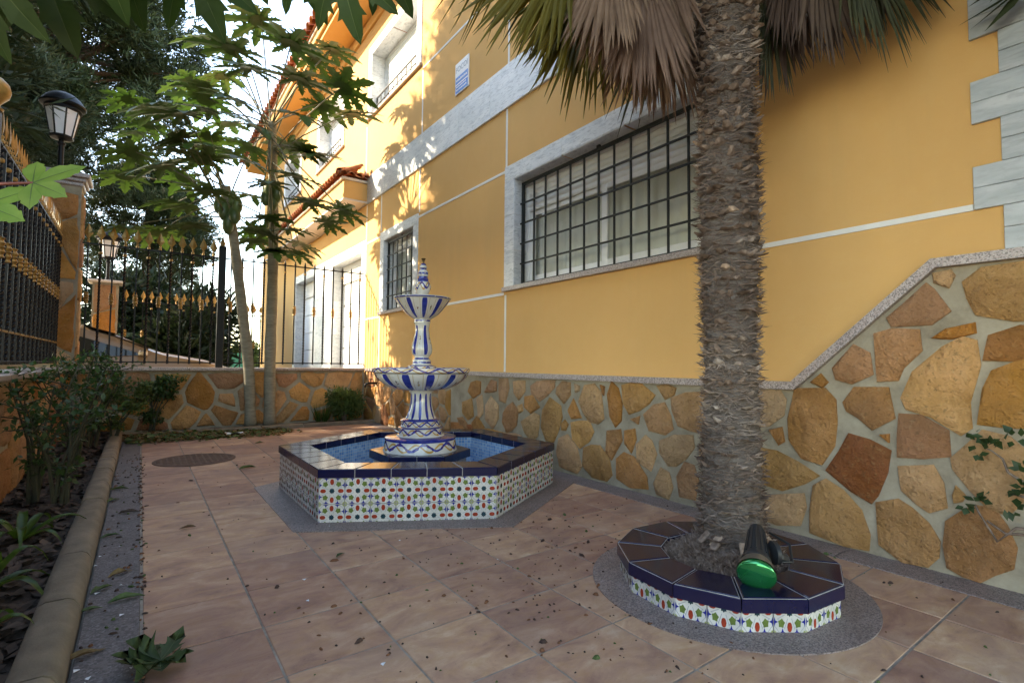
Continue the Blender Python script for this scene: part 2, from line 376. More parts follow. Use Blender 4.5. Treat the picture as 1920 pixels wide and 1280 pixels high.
M['palmgreen'] = mk_leaf('palm_frond_green', (0.10,0.095,0.018), (0.19,0.165,0.032), 0.3, 0.4, 5)
M['palmdark'] = mk_leaf('palm_frond_dark', (0.04,0.048,0.022), (0.075,0.08,0.035), 0.2, 0.45, 5)
M['palmdead'] = mk_leaf('palm_frond_dead', (0.14,0.085,0.058), (0.28,0.185,0.13), 0.25, 0.7, 7)
M['palmdead2'] = mk_leaf('palm_frond_old', (0.075,0.05,0.04), (0.15,0.10,0.08), 0.15, 0.75, 7)
M['deadleaf'] = mk_leaf('dry_leaf', (0.12,0.07,0.03), (0.2,0.13,0.055), 0.15, 0.8, 12)
M['wiltleaf'] = mk_leaf('wilted_leaf', (0.05,0.09,0.025), (0.10,0.15,0.045), 0.25, 0.6, 12)
def mk_trunk(name, stops, sc, stretch, bump, dist=0.02):
    t = Nt(name); v = t.scaled(t.obj(), stretch); a = t.noise(sc, 7, 0.7, v, 0.4); b = t.noise(sc*4, 4, 0.6, v)
    t.col(t.mix(0.4, t.ramp(a, stops), t.ramp(b, stops))).rough(0.92); t.bump(t.ma('ADD', a, b), bump, dist); return t.mat
M['palmtrunk'] = mk_trunk('palm_fibre', [(0.25,(0.06,0.042,0.034)),(0.45,(0.17,0.13,0.105)),(0.6,(0.28,0.23,0.195)),(0.75,(0.42,0.37,0.33))], 9, (1,1,4.5), 1.0, 0.03)
def mk_hair(name, dark, mid, light):
    t = Nt(name); big = t.noise(2.6, 4, 0.65, t.scaled(t.obj(), (1,1,1.8))); fine = t.noise(38, 4, 0.6)
    f = t.ma('ADD', t.ma('MULTIPLY', big, 0.62), t.ma('MULTIPLY', fine, 0.38))
    t.col(t.ramp(f, [(0.36, dark), (0.5, mid), (0.63, light)])).rough(0.92); return t.mat
M['palmscale'] = mk_hair('palm_leaf_base', (0.10,0.062,0.044), (0.25,0.18,0.14), (0.46,0.39,0.335))
M['palmfibre'] = mk_hair('palm_hair', (0.075,0.046,0.033), (0.19,0.13,0.10), (0.36,0.29,0.245))
M['scalecut'] = simple('palm_cut_face', (0.42,0.30,0.22), 0.9, 0.4, 40)
M['papayatrunk'] = mk_trunk('papaya_trunk', [(0.3,(0.13,0.115,0.08)),(0.5,(0.235,0.21,0.155)),(0.72,(0.34,0.315,0.25))], 4, (1,1,4), 0.35, 0.01)
M['pinebark'] = mk_trunk('pine_bark', [(0.3,(0.05,0.035,0.025)),(0.6,(0.14,0.095,0.07)),(0.8,(0.2,0.15,0.11))], 5, (1,1,.35), 1.0, 0.04)
M['fruit'] = simple('papaya_fruit', (0.07,0.11,0.035), 0.4, 0.3, 9, 0.1, rnd=0.12)

# ================================================================== SETTING
WX = 8.644            # house wall plane
YE = 17.0             # face of the end garden wall
XL = -2.1             # face of the left garden wall
CAPZ = 2.455

# ground sheet to the horizon, with the street beyond the garden
b = MB(); b.box((-3000,-3000,-1.2),(3000,3000,-0.9)); g = b.build('ground', M['earth']); tag(g, kind='structure')
b = MB(); b.box((-120,18.2,-0.95),(200,40,-0.02)); g = b.build('street', M['asphalt']); tag(g, kind='structure')
b = MB(); b.box((-3.2,-30,-0.95),(WX+0.3,18.2,-0.10)); g = b.build('patio_base', M['grout']); tag(g, kind='structure')

# patio floor of square terracotta tiles, every tile a piece
b = MB(); b.box((-0.02,-9.0,-0.09),(8.0,15.45,-0.009)); floor = b.build('patio_floor', M['grout']); tag(floor, kind='structure')
PC = (5.0, 3.65); PS = 3.0                          # fountain pool: centre, side of the hexagon
QC = (5.90, -3.10)                                  # palm planter centre
def hexa(c, s, z=None):
    r = [(c[0]+s*math.cos(R(30+60*k)), c[1]+s*math.sin(R(30+60*k))) for k in range(6)]
    return r
j = 0.011
def mk_tile_mesh(n):
    b = MB(); b.box((-0.5+j,-0.5+j,-0.06),(0.5-j,0.5-j,0.0), 0, 0.006)
    return b.mesh('floor_tile', M['tile'])
tm = mk_tile_mesh(0)
for ix in range(8):
    for iy in range(-8, 15):
        x, y = ix+0.5, iy+0.5
        if math.hypot(x-PC[0], y-PC[1]) < 1.9: continue            # wholly under the pool
        if math.hypot(x-QC[0], y-QC[1]) < 0.45: continue
        put('floor_tile', tm, floor, mat=Matrix.Translation(Vector((x,y,random.uniform(-.003,.003)))*T) @ Matrix.Rotation(random.choice((0,math.pi)),4,'Z') @ Matrix.Rotation(random.gauss(0,0.0012),4,'X'))
# last cut row towards the end bed
b = MB(); b.box((-0.5+j,-0.5+j,-0.06),(0.5-j,-0.08,0.0), 0, 0.010); tmc = b.mesh('floor_tile', M['tile'])
for ix in range(8): put('floor_tile', tmc, floor, loc=(ix+0.5, 15.5, 0))

# granite strip along the house, concrete strip along the kerb
b = MB()
for k in range(9): b.box((8.005,-9+k*2.74,-0.08),(WX-0.005,-9+(k+1)*2.74-0.012,0.004), 0, 0.006)
g = b.build('granite_strip', M['granite_floor']); tag(g, kind='structure')
b = MB()
for k in range(5): b.box((-0.5,-9+k*5.0,-0.08),(-0.022,-9+(k+1)*5.0-0.015,0.001), 0, 0.006)
g = b.build('concrete_strip', M['concrete_strip']); tag(g, kind='structure')
# granite hexagon round the pool, granite ring round the planter, both a few mm proud of the tiles
def ring_sheet(outer, inner, z0, z1, mat, name):
    b = MB(); n = len(outer)
    v = [(x,y,z1) for x,y in outer]+[(x,y,z1) for x,y in inner]+[(x,y,z0) for x,y in outer]
    b.add(v, [(i,(i+1)%n,n+(i+1)%n,n+i) for i in range(n)]+[(2*n+i,2*n+(i+1)%n,(i+1)%n,i) for i in range(n)])
    g = b.build(name, mat); return g
ho = hexa(PC, PS+0.52); ho = [(min(x, 8.0), y) for x, y in ho]
g = ring_sheet(ho, hexa(PC, PS-0.2), -0.05, 0.012, M['granite_floor'], 'pool_apron'); tag(g, kind='structure')
circ = lambda c, r, n, ph=0: [(c[0]+r*math.cos(2*math.pi*i/n+ph), c[1]+r*math.sin(2*math.pi*i/n+ph)) for i in range(n)]
g = ring_sheet(circ(QC,1.62,64), circ(QC,1.0,64), -0.05, 0.013, M['granite_floor'], 'planter_apron'); tag(g, kind='structure')

# kerbs: every concrete kerb stone a piece
kb = MB()
prof = [(0,-0.3),(0.42,-0.3),(0.42,0.16),(0.36,0.235),(0.30,0.26),(0.10,0.26),(0.03,0.235),(0,0.17)]
L_ = 1.6
n = len(prof)
kb.add([(x,0.01,z) for x,z in prof]+[(x,L_-0.02,z) for x,z in prof], [tuple(range(n)),tuple(range(n,2*n))[::-1]]+[(i,n+i,n+(i+1)%n,(i+1)%n) for i in range(n)])
km = kb.mesh('kerb_stone', M['kerb'], smooth=50)
b = MB(); b.box((-0.88,-9,-0.5),(-0.54,15.4,0.16)); kerb = b.build('garden_kerb', M['grout']); tag(kerb, kind='structure')
for k in range(16):
    put('kerb_stone', km, kerb, mat=Matrix.Translation(Vector((-0.88,-9.4+k*L_,random.uniform(-.012,.012)))*T) @ Matrix.Rotation(random.gauss(0,.006),4,'Z') @ Matrix.Scale(.84,4,(1,0,0)))
b = MB(); b.box((-0.4,15.5,-0.5),(8.6,15.68,0.10)); kerb2 = b.build('end_bed_kerb', M['grout']); tag(kerb2, kind='structure')
for k in range(6):
    put('kerb_stone', km, kerb2, mat=Matrix.Translation(Vector((-0.95+(k+1)*L_,15.46,-0.09+random.uniform(-.012,.012)))*T) @ Matrix.Rotation(math.pi/2+random.gauss(0,.006),4,'Z') @ Matrix.Scale(0.62,4,(1,0,0)))
# planting beds: uneven soil
def bumpy(x0, x1, y0, y1, z, amp, nx, ny, name, mat, edge=0.0):
    v = []; f = []
    for a in range(ny+1):
        for c in range(nx+1):
            x = x0+(x1-x0)*c/nx; y = y0+(y1-y0)*a/ny
            v.append((x,y,z+amp*mnoise.fractal((x*1.3,y*1.3,z),0.9,2.0,4)))
    for a in range(ny):
        for c in range(nx): f.append((a*(nx+1)+c,a*(nx+1)+c+1,(a+1)*(nx+1)+c+1,(a+1)*(nx+1)+c))
    q = MB(); q.add(v, f); o = q.build(name, mat, smooth=True); tag(o, kind='structure'); return o
bumpy(XL-0.1, -0.8, -9, 17.05, 0.06, 0.16, 22, 220, 'left_bed', M['soil'])
bumpy(-0.8, 8.66, 15.6, 17.05, 0.02, 0.07, 120, 18, 'end_bed', M['soil'])

# ------------------------------------------------------------------ rubble stone facing
def stone_mesh(pts, frame, depth=0.11, seed=0, grow=1.04):
    if area2(pts) < 0: pts = pts[::-1]
    rr = random.Random(seed); out = []
    n = len(pts); c0 = np.mean(np.array(pts), axis=0); pts = [tuple(c0+(np.array(p)-c0)*grow) for p in pts]
    for i in range(n):
        p = np.array(pts[i], float); q = np.array(pts[(i+1)%n], float); d = np.linalg.norm(q-p)
        k = max(1, int(d/0.28)); nn = np.array([-(q-p)[1], (q-p)[0]])/(d+1e-9)
        for s in range(k):
            t = s/k; c = p*(1-t)+q*t
            if s: c = c+nn*rr.gauss(0, 0.026*min(1, d))
            out.append(c)
    # soften the corners
    o2 = []
    m_ = len(out)
    for i in range(m_):
        a, c, e = out[i-1], out[i], out[(i+1)%m_]
        o2.append(c*0.86+(a+e)*0.07)
    pts = [tuple(q) for q in o2]; n = len(pts); cen = np.mean(o2, axis=0)
    size = math.sqrt(abs(area2(pts)))
    b1 = min(0.05, size*0.09)
    r1 = [tuple(np.array(p)+(cen-np.array(p))*min(0.4, b1/(np.linalg.norm(cen-np.array(p))+1e-6))) for p in pts]
    r2 = [tuple(np.array(p)*0.55+cen*0.45) for p in pts]
    v = [frame(*p, -0.05) for p in pts]+[frame(*p, depth*rr.uniform(.35,.6)) for p in pts]
    v += [frame(*p, depth*rr.uniform(.78,1.02)) for p in r1]+[frame(*p, depth*rr.uniform(.85,1.25)) for p in r2]+[frame(*cen, depth*rr.uniform(.95,1.2))]
    f = []
    for k in range(3): f += [(k*n+i,k*n+(i+1)%n,(k+1)*n+(i+1)%n,(k+1)*n+i) for i in range(n)]
    f += [(3*n+i,3*n+(i+1)%n,4*n) for i in range(n)]
    b = MB(); b.add(v, f); return b.mesh('stone', M['stone'], smooth=50)
def clip(poly, a, c):           # keep points with a.p <= c
    out = []
    for i in range(len(poly)):
        p, q = poly[i], poly[(i+1)%len(poly)]; dp = a[0]*p[0]+a[1]*p[1]-c; dq = a[0]*q[0]+a[1]*q[1]-c
        if dp <= 0: out.append(p)
        if dp*dq < 0:
            t = dp/(dp-dq); out.append((p[0]+(q[0]-p[0])*t, p[1]+(q[1]-p[1])*t))
    return out
def rubble(x0, x1, z0, z1, size, seed, joint=0.07, stretch=1.0):
    rr = random.Random(seed); S = []
    nx = max(1, round((x1-x0)/(size*stretch))); nz = max(1, round((z1-z0)/size))
    for a in range(nx):
        for c in range(nz):
            S.append((x0+(x1-x0)*(a+0.5+rr.uniform(-.42,.42)+(0.25 if c%2 else -0.25))/nx, z0+(z1-z0)*(c+.5+rr.uniform(-.36,.36))/nz))
    S = [s for s in S if rr.random() > 0.07]
    out = []
    for i, s in enumerate(S):
        poly = [(x0,z0),(x1,z0),(x1,z1),(x0,z1)]
        for k, q in enumerate(S):
            if k == i or abs(q[0]-s[0]) > 4*size or not poly: continue
            a = (q[0]-s[0], q[1]-s[1]); c = a[0]*(q[0]+s[0])/2+a[1]*(q[1]+s[1])/2
            poly = clip(poly, a, c)
        # drop tiny edges
        pl = [p for k, p in enumerate(poly) if math.dist(p, poly[k-1]) > 0.09]
        if len(pl) < 3: continue
        jn = joint*rr.uniform(.7,1.5); pl = inset(pl, jn)
        if area2(pl) < 0.05 or max(math.dist(p, s) for p in pl) > 3*size: continue
        out.append(pl)
    return out

# ================================================================== HOUSE
house = thing('house', (WX+3, 12, 0), 'ochre two-storey house with grey marble trim and rubble stone base', 'house')
Y0, Y1, ZT = -6.3, 44.0, 19.8
windows = dict(big=(-1.2,5.15,4.98,8.16), small=(12.0,15.1,5.0,8.25), up=(11.95,17.05,14.75,17.85), up2=(21.6,26.2,14.75,17.85), up3=(31,35.5,14.75,17.85),
               garage=(17.9,22.7,2.3,8.2), garage2=(26.4,31.2,2.3,8.2))
def holed(name, mat, y0, y1, z0, z1, x, holes, parent):
    ys = sorted({y0,y1,*[v for h in holes for v in h[:2]]}); zs = sorted({z0,z1,*[v for h in holes for v in h[2:]]})
    b = MB()
    for a in range(len(ys)-1):
        for c in range(len(zs)-1):
            cy, cz = (ys[a]+ys[a+1])/2, (zs[c]+zs[c+1])/2
            if any(h[0] < cy < h[1] and h[2] < cz < h[3] for h in holes): continue
            b.add([(x,ys[a+1],zs[c]),(x,ys[a],zs[c]),(x,ys[a],zs[c+1]),(x,ys[a+1],zs[c+1])], [(0,1,2,3)])
    return b, b.build(name, mat, parent)
_, wall = holed('wall', M['stucco'], Y0, Y1, -0.5, ZT, WX, list(windows.values()), house)
b = MB(); b.box((WX+2.2,Y0+0.02,-0.5),(WX+26,Y1,ZT-0.05)); 
b.add([(WX,Y0,-0.5),(WX+26,Y0,-0.5),(WX+26,Y0,ZT),(WX,Y0,ZT)], [(0,1,2,3)]); b.build('rear_wall', M['stucco'], house)

def hstrip(y0, y1, z, w=0.085):
    b = MB(); b.box((WX-0.016,y0,z-w/2),(WX+0.02,y1,z+w/2), 0, 0.006); b.build('groove_strip', M['white_strip'], house)
def vstrip(y, z0, z1, w=0.085):
    b = MB(); b.box((WX-0.014,y-w/2,z0),(WX+0.02,y+w/2,z1), 0, 0.006); b.build('groove_strip', M['white_strip'], house)
for a in ((-5.02,-1.66),(5.66,11.62),(15.5,17.36)): hstrip(*a, 4.80)
for a in ((-5.02,-1.6),(5.64,11.6),(15.48,17.36)): hstrip(*a, 8.50)
hstrip(-5.02, 11.40, 14.47)
for y, z0, z1 in ((5.57,2.47,4.757),(5.57,8.55,10.42),(5.5,11.78,14.42),(5.5,14.52,19.7),(11.62,2.47,4.757),(11.52,8.68,10.42),(11.4,11.78,14.40),(15.52,2.47,4.757),(15.52,8.75,10.42),(17.38,2.47,10.42),(17.62,11.78,14.4),
                  (-1.62,2.47,4.757),(-1.62,8.55,10.42)): vstrip(y, z0, z1)
# marble band between the storeys, slab by slab
y = -5.0; rr = random.Random(3)
while y < 17.2:
    ln = min(17.27-y, rr.uniform(2.0,2.6)); b = MB(); b.box((WX-0.07,y+0.006,10.43),(WX+0.02,y+ln-0.006,11.77), 0, 0.012); b.build('marble_slab', M['marble'], house); y += ln
# marble corner quoins
z = 4.19; k = 0; hgt = 0.2825
while z < ZT-0.6:
    y1 = -5.03 if k % 2 else -5.31
    for q in range(2):
        b = MB(); b.box((WX-0.05,Y0-0.03,z+q*hgt+0.003),(WX+0.02,y1,z+(q+1)*hgt-0.002), 0, 0.006); b.build('quoin', M['marble_grey'], house)
        b = MB(); b.box((WX-0.045,Y0-0.05,z+q*hgt+0.003),(WX+0.9,Y0-0.005,z+(q+1)*hgt-0.002), 0, 0.006); b.build('quoin', M['marble_grey'], house)
    z += 2*hgt; k += 1

# stone base of the house: mortar, stones, granite cap
def capz(y): return CAPZ if y > -2.74 else (CAPZ+(-2.74-y)*(4.17-CAPZ)/(4.6-2.74) if y > -4.6 else 4.17)
prof = [(Y0,-0.4),(17.0,-0.4),(17.0,CAPZ-0.06),(-2.74,CAPZ-0.06),(-4.6,4.10),(Y0,4.10)]
b = MB(); nn = len(prof)
b.add([(WX-0.09,y,z) for y,z in prof]+[(WX+0.02,y,z) for y,z in prof], [(0,3,2,1),(0,5,4,3)]+[(i,(i+1)%nn,nn+(i+1)%nn,nn+i) for i in range(nn)])
sbase = b.build('stone_base', M['mortar'], house)
RS = [  # right-hand stones as they stand, photo zoom coordinates (offset, scale)
 ((1280,440,2.783), [[(1300,200),(1400,180),(1420,210),(1390,280),(1310,250)],[(1070,430),(1270,255),(1300,290),(1395,400),(1300,465),(1090,475)],
  [(1470,250),(1560,180),(1781,150),(1900,160),(1900,440),(1720,435),(1530,410),(1500,330)],[(1000,520),(1090,500),(1230,500),(1240,610),(1140,690),(1130,750),(1015,760),(1015,640)],
  [(1295,540),(1370,490),(1525,455),(1530,515),(1400,545)],[(1600,520),(1760,475),(1900,480),(1900,630),(1570,655)],
  [(1155,850),(1210,720),(1360,600),(1450,555),(1520,570),(1540,690),(1480,870),(1500,990),(1450,1030),(1300,930),(1180,900)],
  [(1610,720),(1800,650),(1920,660),(1920,1000),(1700,990),(1540,985),(1580,800)],[(780,700),(890,570),(970,620),(990,730),(880,775),(800,750)],
  [(660,770),(720,720),(760,770),(730,800)],[(580,815),(740,815),(785,870),(780,1090),(720,1185),(620,1150),(560,1060),(555,960),(580,880)],
  [(840,880),(890,800),(1070,795),(1100,960),(980,1015),(920,950),(860,920)],[(445,1015),(520,1000),(530,1080),(500,1100)],
  [(1130,935),(1240,945),(1380,1020),(1390,1155),(1120,1155),(1130,1050)],[(1020,1040),(1080,1035),(1080,1090)],[(300,830),(415,815),(500,815),(530,860),(520,940),(450,990),(320,1000)]]),
 ((1400,760,3.556), [[(680,200),(950,310),(920,450),(860,590),(830,640),(700,560),(530,430),(630,320)],[(1005,410),(1250,405),(1300,520),(1330,680),(1210,705),(1140,650),(1040,570)],
  [(1380,360),(1480,280),(1570,180),(1750,230),(1849,320),(1900,450),(1849,600),(1740,710),(1620,680),(1500,550),(1390,420)],[(1370,600),(1390,530),(1460,600),(1440,640),(1380,650)],
  [(-40,300),(100,290),(200,310),(330,380),(470,465),(370,510),(240,560),(60,500)],[(30,600),(370,590),(380,680),(350,800),(200,790),(60,740)],
  [(455,545),(530,505),(640,580),(750,700),(800,850),(800,950),(650,920),(420,840),(440,700)],[(870,660),(1020,640),(1100,700),(1200,790),(1270,900),(1260,1000),(1200,1060),(1040,1030),(890,920),(890,770)],
  [(1340,780),(1450,720),(1520,690),(1640,700),(1720,820),(1780,950),(1760,1080),(1640,1110),(1560,1160),(1450,1120),(1350,1070),(1330,930)]]),
 ((700,660,3.0), [[(550,170),(600,165),(600,230),(560,260),(530,220)],[(625,225),(660,155),(690,165),(690,220)],[(705,150),(755,150),(760,200),(740,285),(710,270)],
  [(785,165),(850,160),(850,220),(815,270),(790,230)],[(885,190),(920,165),(1015,160),(1010,200),(935,275),(890,230)],[(1030,200),(1060,165),(1105,170),(1105,240),(1070,290),(1025,230)],
  [(1130,175),(1160,190),(1155,220),(1135,230)],[(1190,190),(1240,185),(1275,230),(1290,370),(1260,395),(1210,385),(1155,280)],[(1275,180),(1300,190),(1295,250)],
  [(1340,170),(1375,210),(1395,290),(1390,380),(1360,415),(1330,360),(1315,240)],[(1400,185),(1500,180),(1580,245),(1540,290),(1440,345),(1410,290)],
  [(1590,185),(1650,180),(1700,200),(1690,240),(1640,270)],[(1680,260),(1760,235),(1850,230),(1950,260),(1960,420),(1850,450),(1720,410),(1690,330)],
  [(1580,300),(1635,285),(1665,360),(1680,430),(1640,460),(1550,440),(1520,350)],[(1440,375),(1500,355),(1490,410)],[(1610,500),(1690,470),(1790,470),(1795,540),(1700,635),(1660,635),(1610,560)],
  [(1410,440),(1470,430),(1475,490),(1450,570),(1410,510)],[(1480,520),(1530,470),(1560,500),(1590,570),(1560,670),(1480,610)],[(1310,440),(1390,435),(1395,500),(1340,605),(1305,560)],
  [(1185,540),(1270,530),(1320,600),(1335,690),(1310,720),(1230,700),(1180,640)],[(1110,395),(1210,390),(1235,450),(1210,500),(1160,540),(1120,490)],
  [(1370,600),(1410,570),(1460,590),(1530,700),(1540,765),(1440,755),(1370,710)],[(1575,740),(1615,650),(1660,680),(1680,760),(1660,825),(1590,795)],
  [(1705,700),(1750,620),(1800,640),(1825,720),(1810,830),(1720,810)],[(1045,490),(1090,465),(1140,540),(1165,640),(1140,675),(1050,640),(1030,560)],
  [(950,330),(990,260),(1050,310),(1055,370),(1010,500),(970,490),(945,420)],[(830,390),(900,345),(930,360),(920,470),(890,500),(850,450)],[(850,250),(890,240),(935,310),(880,345),(850,310)],
  [(730,340),(780,285),(810,330),(800,410),(750,450),(725,390)],[(630,300),(660,250),(700,300),(700,370),(670,430),(630,380)],[(1090,330),(1125,260),(1170,370),(1110,375)],
  [(1055,400),(1075,380),(1095,405),(1080,440),(1060,440)],[(810,300),(835,290),(840,330),(820,345)],[(580,260),(610,240),(615,340),(590,375)],[(500,280),(550,260),(560,360),(530,380),(500,340)],
  [(470,370),(500,365),(540,430),(500,440)],[(550,400),(580,360),(620,420),(610,440),(560,440)],[(1830,520),(1900,500),(1950,600),(1890,680),(1840,640)]])]
house_stones = []
for (ox, oy, s), polys in RS:
    for pl in polys:
        q = [onx(ox+x/s, oy+y/s, WX-0.12) for x, y in pl]; q = [(p[1], p[2]) for p in q]
        house_stones.append([(y, z) for y, z in q])
house_stones += [p for p in rubble(8.6, 16.9, 0.02, 2.33, 0.62, 11, 0.055) if min(q[0] for q in p) > 8.62]
# behind the pool, below the traced stones
house_stones += [p for p in rubble(3.2, 8.6, 0.02, 0.75, 0.62, 12, 0.055) if max(q[1] for q in p) < 0.72 and min(q[0] for q in p) > 4.3]
fr_house = lambda a, c, d: (WX-0.09-d, a, c)
for i, pl in enumerate(house_stones):
    if area2(pl) > 0: pl = pl[::-1]
    me = stone_mesh(pl, lambda a, c, d: (WX-0.09-d, -a, c), 0.10, i) if False else None
    q = [(-y, z) for y, z in pl]
    put('stone', stone_mesh(q, lambda a, c, d: (WX-0.09-d, -a, c), 0.06, i, 1.13), sbase)
# granite cap along the top of the stone base
cp = [(17.0,CAPZ),(11.2,CAPZ),(5.3,CAPZ),(0.2,CAPZ),(-2.74,CAPZ),(-4.6,4.17),(Y0-0.05,4.17)]
def cap_off(i, w):
    p = [np.array(q) for q in cp]
    ds = [(p[k+1]-p[k])/np.linalg.norm(p[k+1]-p[k]) for k in range(len(p)-1)]; ns = [np.array([d[1],-d[0]]) for d in ds]   # path runs towards -y, normal points up
    a_ = ns[max(i-1,0)]; c_ = ns[min(i,len(ns)-1)]; b_ = a_+c_; return p[i]-b_*(2*w/(b_@b_))
for k in range(len(cp)-1):
    w = 0.125; e = 0.004 if k < 3 else 0.0
    p = [np.array(cp[k])-np.array([e,0]), np.array(cp[k+1]), cap_off(k+1,w), cap_off(k,w)-np.array([e,0])]
    b = MB(); x0, x1 = WX-0.20, WX+0.02
    b.add([(x0,*q) for q in p]+[(x1,*q) for q in p], [(0,1,2,3),(4,7,6,5),(0,4,5,1),(3,2,6,7),(1,5,6,2),(0,3,7,4)]); b.build('granite_cap', M['granite'], house)

# ------------------------------------------------------------------ windows
def frame_slabs(h, w, parent, sill=True, sides=(1,1), depth=0.55, top=None):
    y0, y1, z0, z1 = h; t = top or w; x0 = WX-0.045; xb = WX+depth
    def slab(a, c, name='marble_slab', mt=None):
        q = MB(); q.box(a, c, 0, 0.01); q.build(name, mt or M['marble'], parent)
    n = max(2, round((y1-y0)/2.1))
    for k in range(n): slab((x0, y0+(y1-y0)*k/n+0.003 - (w if k == 0 else 0), z1), (WX+0.02, y0+(y1-y0)*(k+1)/n-0.003+(w if k == n-1 else 0), z1+t))
    m_ = 3
    for k in range(m_):
        za, zb = z0+(z1-z0)*k/m_+0.003, z0+(z1-z0)*(k+1)/m_-0.003
        slab((x0, y1, za), (WX+0.02, y1+w, zb)); slab((x0, y0-w, za), (WX+0.02, y0, zb))
        slab((WX-0.04, y1-0.03, za), (xb, y1-0.001, zb), 'reveal_slab'); slab((WX-0.04, y0+0.001, za), (xb, y0+0.03, zb), 'reveal_slab')
    for k in range(n): slab((WX-0.04, y0+(y1-y0)*k/n+0.033, z1-0.03), (xb, y0+(y1-y0)*(k+1)/n-0.033, z1-0.001), 'reveal_slab')
    if sill: slab((WX-0.12, y0-w-0.02, z0-0.13), (xb, y1+w+0.02, z0), 'sill', M['granite'])
def bars(h, parent, x, ny, nz, r=0.023, frame=0.04, tabs=True):
    y0, y1, z0, z1 = h; q = MB()
    for a, c in (((y0,z0),(y0,z1)),((y1,z0),(y1,z1)),((y0,z0),(y1,z0)),((y0,z1),(y1,z1))):
        q.box((x-frame,min(a[0],c[0])-frame,min(a[1],c[1])-frame),(x+frame,max(a[0],c[0])+frame,max(a[1],c[1])+frame), 0, 0.006)
    gr = q.build('grille', M['iron_green'], parent)
    for k in range(1, ny):
        y = y0+(y1-y0)*k/ny; q = MB(); q.box((x-r,y-r,z0),(x+r,y+r,z1), 0, 0.005); q.build('bar', M['iron_green'], gr)
    for k in range(1, nz):
        z = z0+(z1-z0)*k/nz; q = MB(); q.box((x-0.07,y0-(0.07 if tabs else 0),z-r),(x-0.032,y1+(0.07 if tabs else 0),z+r), 0, 0.004); q.build('bar', M['iron_green'], gr)
    if tabs:
        q = MB(); q.box((x-.03,(y0+y1)/2-.05,z1),(x+.03,(y0+y1)/2+.05,z1+.2)); q.build('bracket', M['iron_green'], gr)
    return gr
def sash(h, parent, x, shutter, leaves=2):
    y0, y1, z0, z1 = h; fw = 0.16
    def al(a, c): q = MB(); q.box(a, c, 0, 0.012); q.build('window_frame', M['alu'], parent)
    al((x,y0,z1-fw),(x+0.14,y1,z1)); al((x,y0,z0),(x+0.14,y1,z0+fw)); al((x,y0,z0+fw),(x+0.14,y0+fw,z1-fw)); al((x,y1-fw,z0+fw),(x+0.14,y1,z1-fw))
    zs = z1-fw-(z1-z0)*shutter
    n = max(2, int((z1-fw-zs)/0.15))
    for k in range(n):
        za = zs+(z1-fw-zs)*k/n; q = MB()
        pr = [(x+0.035,za+0.004),(x+0.012,za+0.04),(x+0.008,za+0.075),(x+0.014,za+0.115),(x+0.035,za+(z1-fw-zs)/n-0.004)]
        q.add([(a,y0+fw,c) for a,c in pr]+[(a,y1-fw,c) for a,c in pr], [(i,i+1,6+i,5+i) for i in range(4)]); q.build('shutter_slat', M['slat'], parent, smooth=True)
    ym = (y0+y1)/2
    for s, (a, c) in enumerate((((y0+fw),ym+0.08),(ym-0.08,(y1-fw)))[:leaves]):
        xx = x+0.02+0.055*s; sw = 0.19
        al((xx,a,z0+fw),(xx+0.05,a+sw,zs)); al((xx,c-sw,z0+fw),(xx+0.05,c,zs)); al((xx,a+sw,z0+fw),(xx+0.05,c-sw,z0+fw+sw*.8)); al((xx,a+sw,zs-sw*.7),(xx+0.05,c-sw,zs))
        q = MB(); q.add([(xx+.025,c-sw,z0+fw+sw*.8),(xx+.025,a+sw,z0+fw+sw*.8),(xx+.025,a+sw,zs-sw*.7),(xx+.025,c-sw,zs-sw*.7)], [(0,1,2,3)]); q.build('pane', M['glass'], parent)
    # curtain behind
    q = MB(); nn = 90; v = []; f = []
    for k in range(nn+1):
        yy = y0+(y1-y0)*k/nn; xx = x+0.26+0.035*math.sin(k*1.1)+0.02*math.sin(k*0.37)
        v += [(xx,yy,z0-0.1),(xx+0.02*math.sin(k*.9),yy,z1)]
    f = [(2*k,2*k+1,2*k+3,2*k+2) for k in range(nn)]
    q.add(v, f); q.build('curtain', M['curtain'], parent, smooth=True)
def window(name_key, w, grille=None, shutter=0.25, depth=0.52, lab=None, sill=True):
    h = windows[name_key]; q = MB()
    q.box((WX+depth+1.4,h[0]-.3,h[2]-.3),(WX+depth+1.5,h[1]+.3,h[3]+.3)); q.box((WX+depth+0.14,h[0]-.3,h[3]),(WX+depth+1.5,h[1]+.3,h[3]+.1)); q.box((WX+depth+.14,h[0]-.3,h[2]-.2),(WX+depth+1.5,h[1]+.3,h[2]-.1))
    q.box((WX+depth+.14,h[0]-.4,h[2]-.1),(WX+depth+1.5,h[0]-.3,h[3])); q.box((WX+depth+.14,h[1]+.3,h[2]-.1),(WX+depth+1.5,h[1]+.4,h[3]))
    win = q.build('window', M['white_wall'], house)
    if lab: win['label'] = lab
    frame_slabs(h, w, win, sill=sill, depth=depth)
    sash((h[0]+0.02,h[1]-0.02,h[2]+0.005,h[3]-0.02), win, WX+depth-0.12, shutter)
    return win
wb = window('big', 0.46, lab='wide ground floor window behind a dark iron grille')
# the grille hangs from the reveal, so it is a part of the house beside the window
h = windows['big']; bars((h[0]+0.12,h[1]-0.10,h[2]+0.07,h[3]-0.14), house, WX+0.25, 12, 5)
ws = window('small', 0.40, shutter=0.1); h = windows['small']; bars((h[0]+0.1,h[1]-0.1,h[2]+0.07,h[3]-0.12), house, WX+0.18, 6, 5)
for k in ('up','up2','up3'):
    window(k, 0.42, shutter=0.97, depth=0.75); h = windows[k]; bars((h[0]+0.12,h[1]-0.12,h[2]+0.08,h[2]+0.92), house, WX+0.22, 10, 2, 0.02, 0.03, False)
